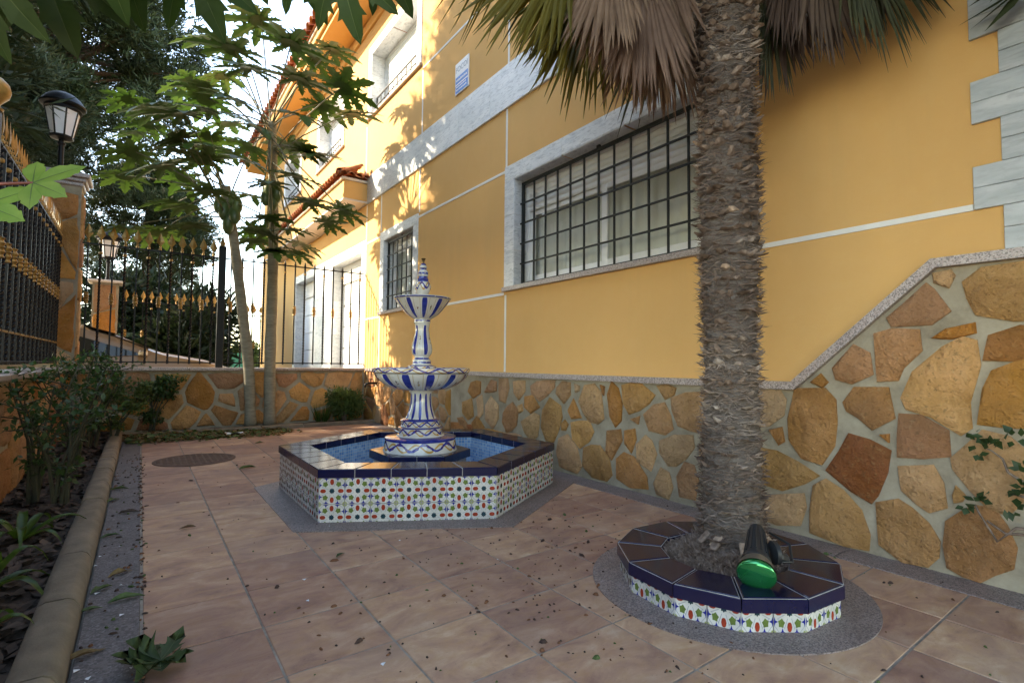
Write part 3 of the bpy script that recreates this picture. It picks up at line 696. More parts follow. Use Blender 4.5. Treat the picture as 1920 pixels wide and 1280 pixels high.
# garage doors under the canopy
for k in ('garage','garage2'):
    h = windows[k]; q = MB(); q.box((WX+0.62,h[0]-.1,h[2]-.1),(WX+0.70,h[1]+.1,h[3]+.1)); dr = q.build('garage_door', M['white_wall'], house)
    frame_slabs(h, 0.5, dr, sill=False, depth=0.62)
    for a in range(4):
        q = MB(); q.box((WX+0.575,h[0]+0.05,h[2]+0.05+a*1.2),(WX+0.62,h[1]-0.05,h[2]+1.19+a*1.2), 0, 0.03); q.build('door_panel', M['alu'], dr)
    q = MB(); q.box((WX+0.5,h[0]+.03,h[3]-1.05),(WX+0.62,h[1]-.03,h[3]-.03), 0, .02); q.build('lintel_box', M['white_wall'], dr)
for k in range(3):
    q = MB(); q.box((WX-0.046,23.21,2.3+k*2.13+.003),(WX+0.02,25.89,2.3+(k+1)*2.13-.003), 0, .01); q.build('marble_slab', M['marble'], house)
# ------------------------------------------------------------------ canopy over the garage, with clay tiles
CX, CY0, CY1 = 7.45, 17.3, 36.0
q = MB(); q.box((CX,CY0,10.55),(WX,CY1,11.42), 0, 0.02); can = q.build('canopy', M['stucco'], house)
q = MB(); q.box((CX-0.015,CY0-0.015,10.47),(WX,CY1,10.55)); q.build('soffit', M['soffit'], can)
q = MB(); q.box((CX-0.12,CY0-0.10,11.42),(WX,CY1,11.55), 0, 0.02); q.build('cornice', M['soffit'], can)
q = MB(); q.add([(CX-0.1,CY0,11.56),(CX-0.1,CY1,11.56),(WX,CY1,12.25),(WX,CY0+1.0,12.25),(WX,CY0,11.6)], [(0,3,2,1),(0,4,3)]); q.build('roof_slope', M['rooftile'], can)
def barrel(L, r=0.19, th=0.03, n=7):
    q = MB(); v = []
    for s, k in ((0,1.0),(L,0.86)):
        for rr_ in (r*k, r*k-th):
            for i in range(n+1):
                a = math.pi*i/n; v.append((s, rr_*math.cos(a), rr_*math.sin(a)))
    m_ = n+1; f = []
    for i in range(n):
        f += [(i,i+1,2*m_+i+1,2*m_+i),(m_+i+1,m_+i,3*m_+i,3*m_+i+1),(i+1,i,m_+i,m_+i+1),(2*m_+i,2*m_+i+1,3*m_+i+1,3*m_+i)]
    q.add(v, f); return q.mesh('roof_tile', M['rooftile'], smooth=40)
bt = barrel(1.35)
y = CY0-0.05
sl = math.atan2(0.69, 1.29)
while y < CY1:
    put('roof_tile', bt, can, mat=Matrix.Translation(Vector((CX-0.32,y,11.56))*T) @ Matrix.Rotation(-sl,4,'Y') @ Matrix.Rotation(random.gauss(0,.02),4,'Z'))
    y += 0.43
bt2 = barrel(0.9)
for k in range(4):
    put('roof_tile', bt2, can, mat=Matrix.Translation(Vector((CX-0.1+k*0.36,CY0-0.30,11.57))*T) @ Matrix.Rotation(math.pi/2,4,'Z') @ Matrix.Rotation(-0.45,4,'Y'))
put('roof_tile', barrel(1.7,0.2), can, mat=Matrix.Translation(Vector((CX-0.25,CY0-0.15,11.68))*T) @ Matrix.Rotation(math.atan2(1.0,1.2),4,'Z') @ Matrix.Rotation(-0.42,4,'Y'))
# main eave of the roof
EX = 6.95
q = MB(); q.box((EX+0.15,Y0-1.2,19.78),(WX,Y1,20.0)); q.build('eave_soffit', M['stucco'], house)
q = MB(); q.box((WX-0.12,Y0,19.25),(WX+0.02,Y1,19.77), 0, .02); q.build('cornice', M['stucco'], house)
q = MB(); q.box((EX,Y0-1.3,20.0),(WX,Y1,20.35), 0, 0.03); ev = q.build('eave', M['stucco'], house)
q = MB(); q.box((EX-0.1,Y0-1.4,20.35),(WX,Y1,20.5), 0, 0.02); q.build('cornice', M['soffit'], ev)
q = MB(); q.add([(EX-0.2,Y0-1.4,20.5),(EX-0.2,Y1,20.5),(WX+13,Y1,26),(WX+13,Y0+5,26)], [(0,3,2,1)]); q.build('roof', M['rooftile'], house)
y = 13.0
bt3 = barrel(1.4,0.26)
while y < Y1:
    put('roof_tile', bt3, ev, mat=Matrix.Translation(Vector((EX-0.42,y,20.52))*T) @ Matrix.Rotation(-0.36,4,'Y') @ Matrix.Rotation(random.gauss(0,.02),4,'Z')); y += 0.62

# sign on the wall
def text_mesh(txt, size, mat, name, parent, loc, ext=0.002):
    cu = bpy.data.curves.new(name, 'FONT'); cu.body = txt; cu.size = size*T; cu.extrude = ext*T; cu.align_x = 'CENTER'
    o = bpy.data.objects.new(name+'_tmp', cu); COL.objects.link(o)
    dg = bpy.context.evaluated_depsgraph_get(); me = bpy.data.meshes.new_from_object(o.evaluated_get(dg)); bpy.data.objects.remove(o)
    me.materials.clear(); me.materials.append(mat)
    rot = Matrix(((0,0,-1,0),(-1,0,0,0),(0,1,0,0),(0,0,0,1)))
    return put(name, me, parent, mat=Matrix.Translation(Vector(loc)*T) @ rot)
M['sign_blue'] = simple('sign_blue', (0.05,0.22,0.62), 0.4, 0.08, 5); M['sign_white'] = simple('sign_white', (0.78,0.80,0.82), 0.4, 0.04, 5); M['sign_grey'] = simple('sign_grey', (0.30,0.36,0.42), 0.4, 0.04, 5)
sg = thing('wall_sign', (WX-0.03, 8.26, 12.15), 'small white and blue sign plate on the upper ochre wall', 'sign')
q = MB(); q.box((WX-0.05,7.81,12.15),(WX-0.005,8.71,13.27), 0, 0.006); q.build('plate', M['sign_white'], sg)
q = MB(); q.box((WX-0.054,7.84,12.52),(WX-0.049,8.68,12.76)); q.build('blue_band', M['sign_blue'], sg)
q = MB(); q.box((WX-0.054,7.84,12.18),(WX-0.049,8.68,12.47)); q.build('blue_band', M['sign_blue'], sg)
text_mesh('FOCOI', 0.27, M['sign_grey'], 'lettering', sg, (WX-0.054,8.26,12.93))
for zz, hh, n_ in ((12.60,0.075,7),(12.38,0.05,8),(12.27,0.05,6)):
    q = MB(); yy = 8.62; rr = random.Random(n_)
    while yy > 7.95:
        w_ = rr.uniform(.035,.075); q.box((WX-0.057,yy-w_,zz),(WX-0.053,yy,zz+hh*rr.uniform(.8,1.1))); yy -= w_+rr.uniform(.02,.035)
    q.build('lettering', M['sign_white'], sg)

# tap on the house wall behind the fountain
tp = thing('wall_tap', (WX-0.2,15.33,1.75), 'small brass garden tap on the stone base beside the end wall', 'tap')
q = MB(); q.tube([(WX-.15,15.33,1.80),(WX-.55,15.33,1.80),(WX-.66,15.33,1.74),(WX-.68,15.33,1.62)], [.05,.05,.05,.045], 8); q.build('spout', M['iron'], tp, True)
q = MB(); q.tube([(WX-.42,15.33,1.8),(WX-.42,15.33,1.95)], .025, 8); q.box((WX-.5,15.3,1.95),(WX-.34,15.36,1.99), 0, .01); q.build('handle', M['iron'], tp)

# ================================================================== GARDEN WALLS, FENCES, LANTERN PILLAR
def garden_wall(name, label, base, box_, faces, cap, lenx):
    w = thing(name, base, label, 'wall'); q = MB(); q.box(*box_); mt = q.build('mortar', M['mortar'], w)
    k = 0
    for polys, frame in faces:
        for pl in polys:
            put('stone', stone_mesh(pl, frame, 0.07, 500+k, 1.07), mt); k += 1
    for c in cap:
        q = MB(); q.box(*c, 0, 0.025); q.build('coping_slab', M['granite'], w)
    return w
cap = [((-2.15+k*1.8,YE-0.14,CAPZ-0.13),(min(WX-0.21,-2.15+(k+1)*1.8-0.012),YE+0.95,CAPZ)) for k in range(6)]
garden_wall('garden_wall', 'low rubble stone garden wall with granite coping behind the papaya trunks', (3.2,YE+.4,0), ((-2.1,YE+0.05,-0.9),(WX-0.1,YE+0.8,CAPZ-0.13)),
    [(rubble(-2.0, 8.5, 0.02, 2.3, 0.86, 21, 0.075, 1.15), lambda a, c, d: (a, YE+0.05-d, c))], cap, 0)
cap = [((XL-0.95,-8.5+k*1.8,CAPZ-0.13),(XL+0.14,-8.5+(k+1)*1.8-0.012,CAPZ)) for k in range(14)]
garden_wall('garden_wall', 'low rubble stone wall in shade along the left planting bed', (XL-.4,4,0), ((XL-0.8,-8.5,-0.9),(XL-0.05,YE+0.8,CAPZ-0.13)),
    [(rubble(-16.9, 8.0, 0.02, 2.3, 0.95, 22, 0.08, 1.1), lambda a, c, d: (XL-0.05+d, -a, c))], cap, 0)

# lantern pillar at the corner
PX0, PX1, PY0, PY1 = -3.02, -2.02, 17.05, 18.0
pl_ = thing('gate_pillar', (-2.5,17.5,CAPZ), 'tall rubble stone pillar carrying the near street lantern', 'pillar')
q = MB(); q.box((PX0,PY0,CAPZ),(PX1,PY1,8.95)); pm = q.build('mortar', M['mortar'], pl_)
k = 0
for pl2 in rubble(PX0+0.02, PX1-0.02, CAPZ+.05, 8.7, 0.85, 31, 0.06): put('stone', stone_mesh(pl2, lambda a, c, d: (a, PY0-d, c), 0.07, 700+k), pm); k += 1
for pl2 in rubble(-PY1+.02, -PY0-.02, CAPZ+.05, 8.7, 0.85, 32, 0.06): put('stone', stone_mesh([(-a, c) for a, c in pl2], lambda a, c, d: (PX1+d, a, c), 0.07, 740+k), pm); k += 1
for i, (e, z0, z1) in enumerate(((0.06,8.95,9.10),(0.14,9.10,9.24),(0.24,9.24,9.40))):
    q = MB(); q.box((PX0-e,PY0-e,z0),(PX1+e,PY1+e,z1), 0, 0.03); q.build('cap_course', M['granite'], pl_)
def lantern(x, y, z, label, s=1.0):
    l = thing('street_lantern', (x,y,z), label, 'lantern', 'lanterns on stone pillars')
    q = MB(); q.lathe([(r*s,h*s) for r,h in [(.22,0),(.22,.06),(.12,.12),(.09,.3),(.085,1.1),(.13,1.15),(.13,1.2),(.08,1.25),(.1,1.35)]], (x,y,z), 16); q.build('stem', M['iron'], l, 35)
    n = 8; zb, zt, rb, rt = z+1.36*s, z+2.42*s, .34*s, .52*s; ph = 0.3
    q = MB(); q.lathe([(.12*s,-.05*s),(rb,0),(rb+.03*s,.04*s),(rb+.02*s,.1*s)], (x,y,zb), n, phase=ph); q.build('lower_ring', M['iron'], l)
    for i in range(n):
        a0, a1 = 2*math.pi*i/n+ph, 2*math.pi*(i+1)/n+ph
        c0 = (x+math.cos(a0)*rb,y+math.sin(a0)*rb,zb+.08*s); c1 = (x+math.cos(a1)*rb,y+math.sin(a1)*rb,zb+.08*s); c2 = (x+math.cos(a1)*rt,y+math.sin(a1)*rt,zt); c3 = (x+math.cos(a0)*rt,y+math.sin(a0)*rt,zt)
        q = MB(); q.add([c0,c1,c2,c3], [(0,1,2,3)]); q.build('pane', M['lampglass'], l)
        q = MB(); q.tube([c0,c3], .028*s, 6); q.build('glazing_bar', M['iron'], l)
    q = MB(); q.lathe([(r*s,h*s) for r,h in [(.5,-.02),(.58,.02),(.56,.1),(.68,.16),(.70,.22),(.62,.34),(.52,.48),(.38,.60),(.2,.69),(.06,.72),(.05,.8),(.01,.82)]], (x,y,zt), 24); q.build('hood', M['iron'], l, 40)
    return l
lantern(-2.68, 17.5, 9.40, 'near black lantern with white panes on the tall stone pillar', 0.96)

# iron fences
def twist(z0, z1, r, turns, n=28):
    q = MB(); q.tube([(0,0,z0+(z1-z0)*i/n) for i in range(n+1)], r*1.35, 4, sq=[2*math.pi*turns*i/n for i in range(n+1)]); return q
rB = 0.032
bar_plain = MB().box((-rB*.8,-rB*.8,0),(rB*.8,rB*.8,4.45)).mesh('baluster', M['iron'])
bar_tw = twist(0, 4.45, rB, 9, 72).mesh('baluster', M['iron'])
spear = MB(); spear.lathe([(.045,0),(.05,.05),(.025,.09),(.04,.13),(.03,.16)], (0,0,0), 8)
spear.add([(0,0,.14),(.14,0,.34),(.0,.035,.34),(-.14,0,.34),(0,-.035,.34),(0,0,.70)], [(0,2,1),(0,3,2),(0,4,3),(0,1,4),(1,2,5),(2,3,5),(3,4,5),(4,1,5)])
spear_m = spear.mesh('spear_finial', M['gold'])
knob_m = MB().lathe([(.04,-.22),(.075,-.2),(.05,-.15),(.085,-.09),(.06,-.03),(.1,0),(.06,.03),(.085,.09),(.05,.15),(.075,.2),(.04,.22)], (0,0,0), 10).mesh('gold_knob', M['gold'], smooth=50)
knob_s = MB().lathe([(.035,-.05),(.06,-.03),(.06,.03),(.035,.05)], (0,0,0), 8).mesh('collar', M['gold'])
tip_m = MB().lathe([(.04,0),(.05,.04),(.02,.08),(.035,.11),(.0,.2)], (0,0,0), 8, cap=False).mesh('tip', M['iron'])
def fence(label, a, c, n, spears, zb=CAPZ+0.14, knobz=5.0, lower=True, base=None, sc=1.0):
    a = Vector(a); c = Vector(c); f = thing('iron_fence', ((a.x+c.x)/2,(a.y+c.y)/2,base if base is not None else CAPZ), label, 'fence')
    d = (c-a).normalized(); ang = math.atan2(d.y, d.x); h = 4.45*sc
    for zz in ((zb+0.06, zb+h-.04) + ((zb+0.72*sc,) if spears and lower else ())):
        q = MB(); L = (c-a).length; q.box((0,-.03,-.025),(L,.03,.025), 0, .006)
        put('rail', q.mesh('rail', M['gold'] if abs(zz-zb-0.72*sc) < 1e-6 and spears and lower else M['iron']), f, mat=Matrix.Translation(Vector((a.x,a.y,zz))*T) @ Matrix.Rotation(ang,4,'Z'))
    for k in range(n):
        p = a+(c-a)*((k+.5)/n); tw = k % 2
        bo = put('baluster', bar_tw if tw else bar_plain, f, mat=Matrix.Translation(Vector((p.x,p.y,zb))*T) @ Matrix.Rotation(ang,4,'Z') @ Matrix.Scale(sc,4))
        if spears: put('spear_finial', spear_m, bo, mat=Matrix.Translation(Vector((p.x,p.y,zb+h))*T) @ Matrix.Rotation(ang+random.gauss(0,.15),4,'Z') @ Matrix.Scale(sc,4))
        else: put('tip', tip_m, bo, loc=(p.x,p.y,zb+h))
        if not tw: put('gold_knob', knob_m, bo, mat=Matrix.Translation(Vector((p.x,p.y,knobz))*T) @ Matrix.Scale(sc,4))
        else: put('collar', knob_s, bo, loc=(p.x,p.y,zb+h-.35))
    return f
fence('black iron fence with gold spear tips between lantern pillar and black post', (-1.98,17.42), (2.38,17.42), 12, True, lower=False)
fence('plain black iron fence with small gold knobs running from black post to house', (2.65,17.42), (8.58,17.42), 14, False)
fl = fence('black iron fence with gold spear tips on the left garden wall', (-2.5,6.9), (-2.5,16.9), 30, True)
def post(x, y, z1, label, ball=True):
    t = thing('fence_post', (x,y,CAPZ), label, 'post', 'square black fence posts'); q = MB(); q.box((x-.13,y-.13,CAPZ),(x+.13,y+.13,z1), 0, .015); q.build('shaft', M['iron'], t)
    if ball:
        q = MB(); q.lathe([(.15,0),(.17,.04),(.10,.1),(.14,.16),(.235,.28),(.26,.40),(.23,.52),(.14,.62),(.05,.66),(.0,.68)], (x,y,z1), 20, cap=False); q.build('ball_finial', M['gold'], t, 50)
    else:
        q = MB(); q.lathe([(.12,0),(.08,.06),(.1,.14),(.03,.3),(0,.42)], (x,y,z1), 10, cap=False); q.build('ball_finial', M['gold'], t, 50)
post(2.52, 17.42, 7.5, 'square black post between the two fences on the end wall', False)
post(-2.5, 6.45, 7.35, 'square black post with gold ball finial on the left wall')
fence('near part of the gold tipped iron fence before the ball post', (-2.5,-4.0), (-2.5,6.2), 30, True)

# ================================================================== FOUNTAIN POOL
pool = thing('fountain_pool', (PC[0],PC[1],0), 'low hexagonal pool clad in patterned tiles with navy coping', 'pool')
ZW, ZC_ = 0.755, 0.905
HO = hexa(PC, PS-0.03); HI = hexa(PC, PS-0.62)
q = MB(); n = 6
q.add([(x,y,-.2) for x,y in HO]+[(x,y,ZW) for x,y in HO]+[(x,y,ZW) for x,y in HI], [(i,(i+1)%n,n+(i+1)%n,n+i) for i in range(n)]+[(n+i,n+(i+1)%n,2*n+(i+1)%n,2*n+i) for i in range(n)])
q.build('pool_wall', M['white_grout'], pool)
# mosaic lining with uv in metres
ml = bpy.data.meshes.new('mosaic_lining'); ZF = 0.10
v = [(x*T,y*T,ZF*T) for x,y in HI]+[(x*T,y*T,ZW*T) for x,y in HI]
ml.from_pydata(v, [], [((i+1)%n,i,n+i,n+(i+1)%n) for i in range(n)]+[tuple(range(n))]); uvl = ml.uv_layers.new(name='UVMap')
for p in ml.polygons:
    for li, vi in zip(p.loop_indices, p.vertices):
        c = ml.vertices[vi].co
        if len(p.vertices) == 6: uvl.data[li].uv = (c.x, c.y)
        else:
            a, e = ml.vertices[p.vertices[0]].co, ml.vertices[p.vertices[1]].co; uvl.data[li].uv = ((Vector((c.x-a.x,c.y-a.y))).length+p.index*3, c.z)
ml.materials.append(M['mosaic']); put('mosaic_lining', ml, pool)
# azulejo: a white glazed tile with its star pattern in colour
AZ = PS/6.8
def star(cx, cy, r0, r1, n, ph=0): return [(cx+(r0 if k % 2 == 0 else r1)*math.cos(math.pi*k/n+ph), cy+(r0 if k % 2 == 0 else r1)*math.sin(math.pi*k/n+ph)) for k in range(2*n)]
def azulejo(top=1.0):
    q = MB(); g_ = 0.006
    q.box((g_,-0.03,g_),(AZ-g_,0.0,AZ*top-g_), 0, 0.003)
    def shape(pts, mi, e=0.0012):
        pts = [(min(max(x,0.015),.985), min(max(y,0.015),.985*top)) for x,y in pts]
        if abs(area2(pts)) < 1e-5: return
        q.add([(x*AZ,e,y*AZ) for x,y in pts][::-1], [tuple(range(len(pts)))], mi)
    def line(p0, p1, w=0.018):
        d = np.array(p1)-np.array(p0); d = d/np.linalg.norm(d); n_ = np.array([-d[1],d[0]])*w/2
        shape([tuple(np.array(p0)+n_), tuple(np.array(p0)-n_), tuple(np.array(p1)-n_), tuple(np.array(p1)+n_)][::-1], 6, .0007)
    for k in range(8):
        a = math.pi*k/4+math.pi/8; c = (0.5+.16*math.cos(a), .5+.16*math.sin(a)); e = (0.5+.42*math.cos(a), .5+.42*math.sin(a)); line(c, e)
    for sx in (-1,1):
        for sy in (-1,1):
            line((.5+sx*.38,.5+sy*.14),(.5+sx*.14,.5+sy*.38)); line((.5+sx*.48,.5+sy*.30),(.5+sx*.30,.5+sy*.48))
    shape(star(.5,.5,.115,.082,8), 4)
    for dx, dy in ((1,0),(-1,0),(0,1),(0,-1)):
        cx, cy = .5+dx*.34, .5+dy*.34; a, c = (.115,.08) if dx else (.08,.115)
        shape([(cx+a*math.cos(t),cy+c*math.sin(t)) for t in [0,.7,1.2,1.94,2.44,math.pi,3.84,4.34,5.08,5.58]], 1)
    for sx in (-1,1):
        for sy in (-1,1):
            cx, cy = .5+sx*.255, .5+sy*.255
            shape(star(cx,cy,.115,.085,5,math.atan2(sy,sx)), 2)
            for u, w in ((.0,.21),(.21,.0)): pass
    for cx, cy in ((0,.72),(0,.28),(1,.72),(1,.28),(.72,0),(.28,0),(.72,1),(.28,1)):
        h_ = star(cx if cx not in (0,1) else (0.03 if cx == 0 else .97), cy if cy not in (0,1) else (.03 if cy == 0 else .97), .115, .045, 4, 0); shape(h_, 3)
    for cx in (0.0,1.0):
        for cy in (0.0,1.0):
            s_ = 1 if cx == 0 else -1; t_ = 1 if cy == 0 else -1
            pts = [(cx+s_*.015,cy+t_*.015),(cx+s_*.1,cy+t_*.015),(cx+s_*.07,cy+t_*.07),(cx+s_*.015,cy+t_*.1)]
            if area2(pts) < 0: pts = pts[::-1]
            shape(pts, 5)
    return q.mesh('wall_tile', [M['white_glaze'],M['az_red'],M['az_green'],M['az_blue'],M['az_teal'],M['az_lime'],M['az_line']])
AZM = azulejo(); AZH = azulejo(0.49)
# hexagon sides that face the patio; tile x axis along the side, +y outwards
HV = hexa(PC, PS)
for k in range(6):
    a, c = np.array(HV[k]), np.array(HV[(k+1)%6]); d = (c-a)/np.linalg.norm(c-a); out = np.array([d[1],-d[0]])
    ang = math.atan2(-d[1], -d[0])                    # run the other way so local +y points out
    L = np.linalg.norm(c-a); nt = 7
    for i in range(nt):
        for row in range(2):
            wdt = L/nt; p = c-d*(i*wdt)
            ms = Matrix.Diagonal((wdt/AZ,1,1,1))
            put('wall_tile', AZM, pool, mat=Matrix.Translation(Vector((p[0]-out[0]*.002,p[1]-out[1]*.002,ZW-(row+1)*AZ+0.0))*T) @ Matrix.Rotation(ang,4,'Z') @ ms)
# navy coping tiles
H1, H2 = hexa(PC, PS+0.04), hexa(PC, PS-0.64)
for k in range(6):
    a, c, e, g_ = [np.array(w) for w in (H1[k],H1[(k+1)%6],H2[(k+1)%6],H2[k])]
    for i in range(5):
        t0, t1 = i/5, (i+1)/5; gap = 0.006
        p = [a+(c-a)*t0, a+(c-a)*t1, g_+(e-g_)*t1, g_+(e-g_)*t0]
        if i > 0 : # straight joints square to the side
            pass
        q = MB(); pp = inset([tuple(w) for w in p], gap); q.prism(pp, ZW+0.002, ZC_, 0, 0.014)
        q.m = [1 if abs(sum(q.v[w][2] for w in f)/len(f)-ZC_) < 1e-4 else 0 for f in q.f]
        q.build('coping_tile', [M['navy'], M['navytop']], pool)
    q = MB(); q.prism([tuple(w) for w in inset([tuple(a),tuple(c),tuple(e),tuple(g_)], 0.01)], ZW+0.001, ZC_-0.012); q.build('coping_bed', M['white_grout'], pool)
# pedestal in the pool
P1 = hexa(PC, 1.12); PZ = 0.80
q = MB(); q.prism(hexa(PC, 1.02), ZF, PZ-0.17); ped = q.build('pedestal', M['plaster'], pool)
for k in range(6):
    for i in range(2):
        a, c = np.array(P1[k]), np.array(P1[(k+1)%6]); o_ = np.array(PC); t0, t1 = i/2, (i+1)/2
        p = [a+(c-a)*t0, a+(c-a)*t1, o_+(a+(c-a)*t1-o_)*.35, o_+(a+(c-a)*t0-o_)*.35]
        q = MB(); q.prism(inset([tuple(w) for w in p], .005), PZ-0.17, PZ, 0, .012); q.build('pedestal_tile', M['navy'], ped)
q = MB(); q.prism(hexa(PC, 1.09), PZ-.165, PZ-.01); q.build('pedestal_bed', M['white_grout'], ped)

# ------------------------------------------------------------------ ceramic fountain
def cer(name, mode, n=8, **k):
    t = Nt(name); o = t.sep(t.obj()); ang = t.ma('ARCTAN2', o[1], o[0]); z = o[2]
    white = t.ramp(t.noise(12, 4), [(0.3,(0.60,0.585,0.53)),(0.7,(0.70,0.69,0.65))])
    blue = t.ramp(t.noise(30, 3), [(0.3,(0.012,0.022,0.20)),(0.7,(0.03,0.05,0.34))])
    yel = (0.50,0.27,0.03); u = t.ma('FRACT', t.ma('ADD', t.ma('MULTIPLY', ang, n/(2*math.pi)), 0.5+k.get('ph',0)))
    du = t.ma('ABSOLUTE', t.ma('SUBTRACT', u, 0.5))          # 0 at the stripe centre
    z0, z1 = k.get('z', (0,1)); zz = t.ma('DIVIDE', t.ma('SUBTRACT', z, z0*T), (z1-z0)*T)
    zin = t.ma('MULTIPLY', t.ma('GREATER_THAN', zz, k.get('za',.1)), t.ma('LESS_THAN', zz, k.get('zb',.9)))
    if mode == 'stripe':
        w = k.get('w', .16)
        cap_ = t.ma('MULTIPLY', w, t.ma('SQRT', t.ma('MAXIMUM', t.ma('SUBTRACT', 1.0, t.ma('POWER', t.ma('ABSOLUTE', t.ma('MULTIPLY_ADD', zz, 2.0, -1.0)), 4.0)), 0.0)))
        s = t.ma('MULTIPLY', t.ma('LESS_THAN', du, cap_), zin); c = t.mix(s, white, blue)
        if k.get('lines', True):
            ln = t.ma('MULTIPLY', t.ma('LESS_THAN', t.ma('ABSOLUTE', t.ma('SUBTRACT', du, .30)), .014), zin); c = t.mix(t.ma('MULTIPLY', ln, .8), c, (0.45,0.33,0.12))
            bud = t.ma('LESS_THAN', t.ma('ADD', t.ma('POWER', t.ma('MULTIPLY', t.ma('SUBTRACT', .5, du), 9.0), 2.0), t.ma('POWER', t.ma('MULTIPLY', t.ma('SUBTRACT', zz, .5), 4.2), 2.0)), .32)
            sp = t.noise(70, 2); c = t.mix(t.ma('MULTIPLY', bud, t.ma('GREATER_THAN', sp, .5)), c, t.ramp(t.noise(60, 1), [(.4,(0.22,0.05,0.05)),(.5,(0.05,0.1,0.06)),(.6,(0.4,0.26,0.05))]))
    elif mode == 'scroll':
        wv = t.ma('MULTIPLY_ADD', t.ma('SINE', t.ma('MULTIPLY', ang, float(n))), .27, .5)
        d = t.ma('ABSOLUTE', t.ma('SUBTRACT', zz, wv)); s = t.ma('LESS_THAN', d, t.ma('MULTIPLY_ADD', t.noise(28, 2), .30, -.03))
        wv2 = t.ma('MULTIPLY_ADD', t.ma('SINE', t.ma('MULTIPLY_ADD', ang, float(n), 1.9)), .30, .45)
        d2 = t.ma('ABSOLUTE', t.ma('SUBTRACT', zz, wv2)); s2 = t.ma('LESS_THAN', d2, .09)
        leaf = t.ma('GREATER_THAN', t.noise(55, 2), .56)
        c = t.mix(t.ma('MULTIPLY', s2, .9), white, yel); c = t.mix(s, c, blue); c = t.mix(t.ma('MULTIPLY', leaf, t.ma('MULTIPLY', s, .8)), c, (0.13,0.03,0.06))
        edge = t.ma('GREATER_THAN', zz, k.get('top',.88)); c = t.mix(edge, c, blue)
    elif mode == 'bands':
        f = t.ma('FRACT', t.ma('MULTIPLY', zz, float(k.get('m',4)))); s = t.ma('GREATER_THAN', f, .55)
        c = t.mix(s, white, blue); bl = t.ma('GREATER_THAN', t.noise(45, 2), .6); c = t.mix(t.ma('MULTIPLY', bl, .7), c, white)
    else: c = white
    t.col(c).rough(0.11).set(Specular_IOR_Level=0.55, Coat_Weight=0.3, Coat_Roughness=0.06); return t.mat
fo = thing('ceramic_fountain', (PC[0],PC[1],PZ), 'white and blue painted ceramic fountain with two bowls', 'fountain')
Fp = lambda prof, name, mats, n=64, sm=35: put(name, MB().lathe([(max(r,1e-3), z) for r, z in prof], (0,0,0), n).mesh(name, mats, smooth=sm), fo, loc=(PC[0],PC[1],0))
zf = lambda zy: 5.07-(zy-45)*(5.07-.80)/(1160-45)
k_ = 0.00385
def prof(lst): return [(hw*k_, zf(zy)) for hw, zy in lst]
Fp(prof([(200,1162),(212,1160),(208,1150),(200,1100),(203,1096),(203,1088),(196,1084),(150,1080),(140,1078)]), 'base_drum', cer('cer_base','scroll',9,z=(zf(1158),zf(1092))))
Fp(prof([(140,1080),(132,1070),(124,1068),(124,1036),(128,1032),(128,1030),(114,1026)]), 'tier_ring', cer('cer_tier','scroll',8,z=(zf(1076),zf(1028))))
Fp(prof([(112,1028),(116,1024),(110,1018),(112,995),(116,990),(104,984),(95,980)]), 'tier_ring', cer('cer_tier2','scroll',10,z=(zf(1026),zf(988)),low=.12))
Fp(prof([(92,982),(85,974),(78,955),(70,930),(64,900),(61,865),(62,840),(66,830),(72,828),(72,822),(60,818)]), 'lower_column', cer('cer_col','stripe',12,z=(zf(985),zf(832)),za=.02,zb=.97,w=.22,lines=False))
def gad(lst, n, amp):       # gadrooned bowl
    q = MB(); N = n*8; P = prof(lst); v = []
    for r, z in P:
        for i in range(N):
            a = 2*math.pi*i/N; rr_ = r*(1+amp*(abs(math.cos(a*n/2))-.6)); v.append((rr_*math.cos(a), rr_*math.sin(a), z))
    f = [(k*N+i,k*N+(i+1)%N,(k+1)*N+(i+1)%N,(k+1)*N+i) for k in range(len(P)-1) for i in range(N)]; f.append(tuple(range(N))[::-1])
    q.add(v, f); return q
lb = gad([(60,822),(100,819),(140,812),(175,802),(215,782),(240,762),(258,742),(268,722)], 12, .035).mesh('lower_bowl', cer('cer_lb','stripe',12,z=(zf(832),zf(716)),za=.1,zb=.93,w=.17,ph=.5), smooth=40); put('lower_bowl', lb, fo, loc=(PC[0],PC[1],0))
Fp(prof([(258,724),(276,716),(280,712),(280,692),(276,689),(262,689),(255,700),(200,745),(80,775),(5,780)]), 'bowl_rim', cer('cer_rim','scroll',14,z=(zf(722),zf(686)),low=.2), 96)
Fp(prof([(60,780),(80,770),(82,716),(82,680),(76,676),(70,674)]), 'rim_collar', cer('cer_coll','scroll',7,z=(zf(720),zf(674)),low=.1))
Fp(prof([(66,676),(54,668),(52,645),(48,641),(44,638),(41,630),(41,622)]), 'baluster_foot', cer('cer_foot','bands',z=(zf(676),zf(630)),m=2))
Fp(prof([(40,624),(47,618),(56,606),(60,588),(58,560),(50,530),(43,500),(39,468),(42,440),(44,432),(40,430)]), 'baluster_column', cer('cer_bal','stripe',5,z=(zf(625),zf(428)),za=.06,zb=.93,w=.17,ph=.3))
Fp(prof([(44,432),(47,428),(47,408),(50,404),(46,400)]), 'bowl_collar', cer('cer_bc','bands',z=(zf(432),zf(400)),m=1.4))
ub = gad([(44,404),(60,398),(92,376),(120,345),(140,318),(156,292)], 10, .04).mesh('upper_bowl', cer('cer_ub','stripe',10,z=(zf(408),zf(286)),za=.08,zb=.93,w=.17,ph=.1), smooth=40); put('upper_bowl', ub, fo, loc=(PC[0],PC[1],0))
Fp(prof([(150,294),(163,288),(165,284),(163,279),(152,279),(145,290),(90,330),(5,345)]), 'bowl_rim', cer('cer_ur','bands',z=(zf(296),zf(276)),m=1.5), 96)
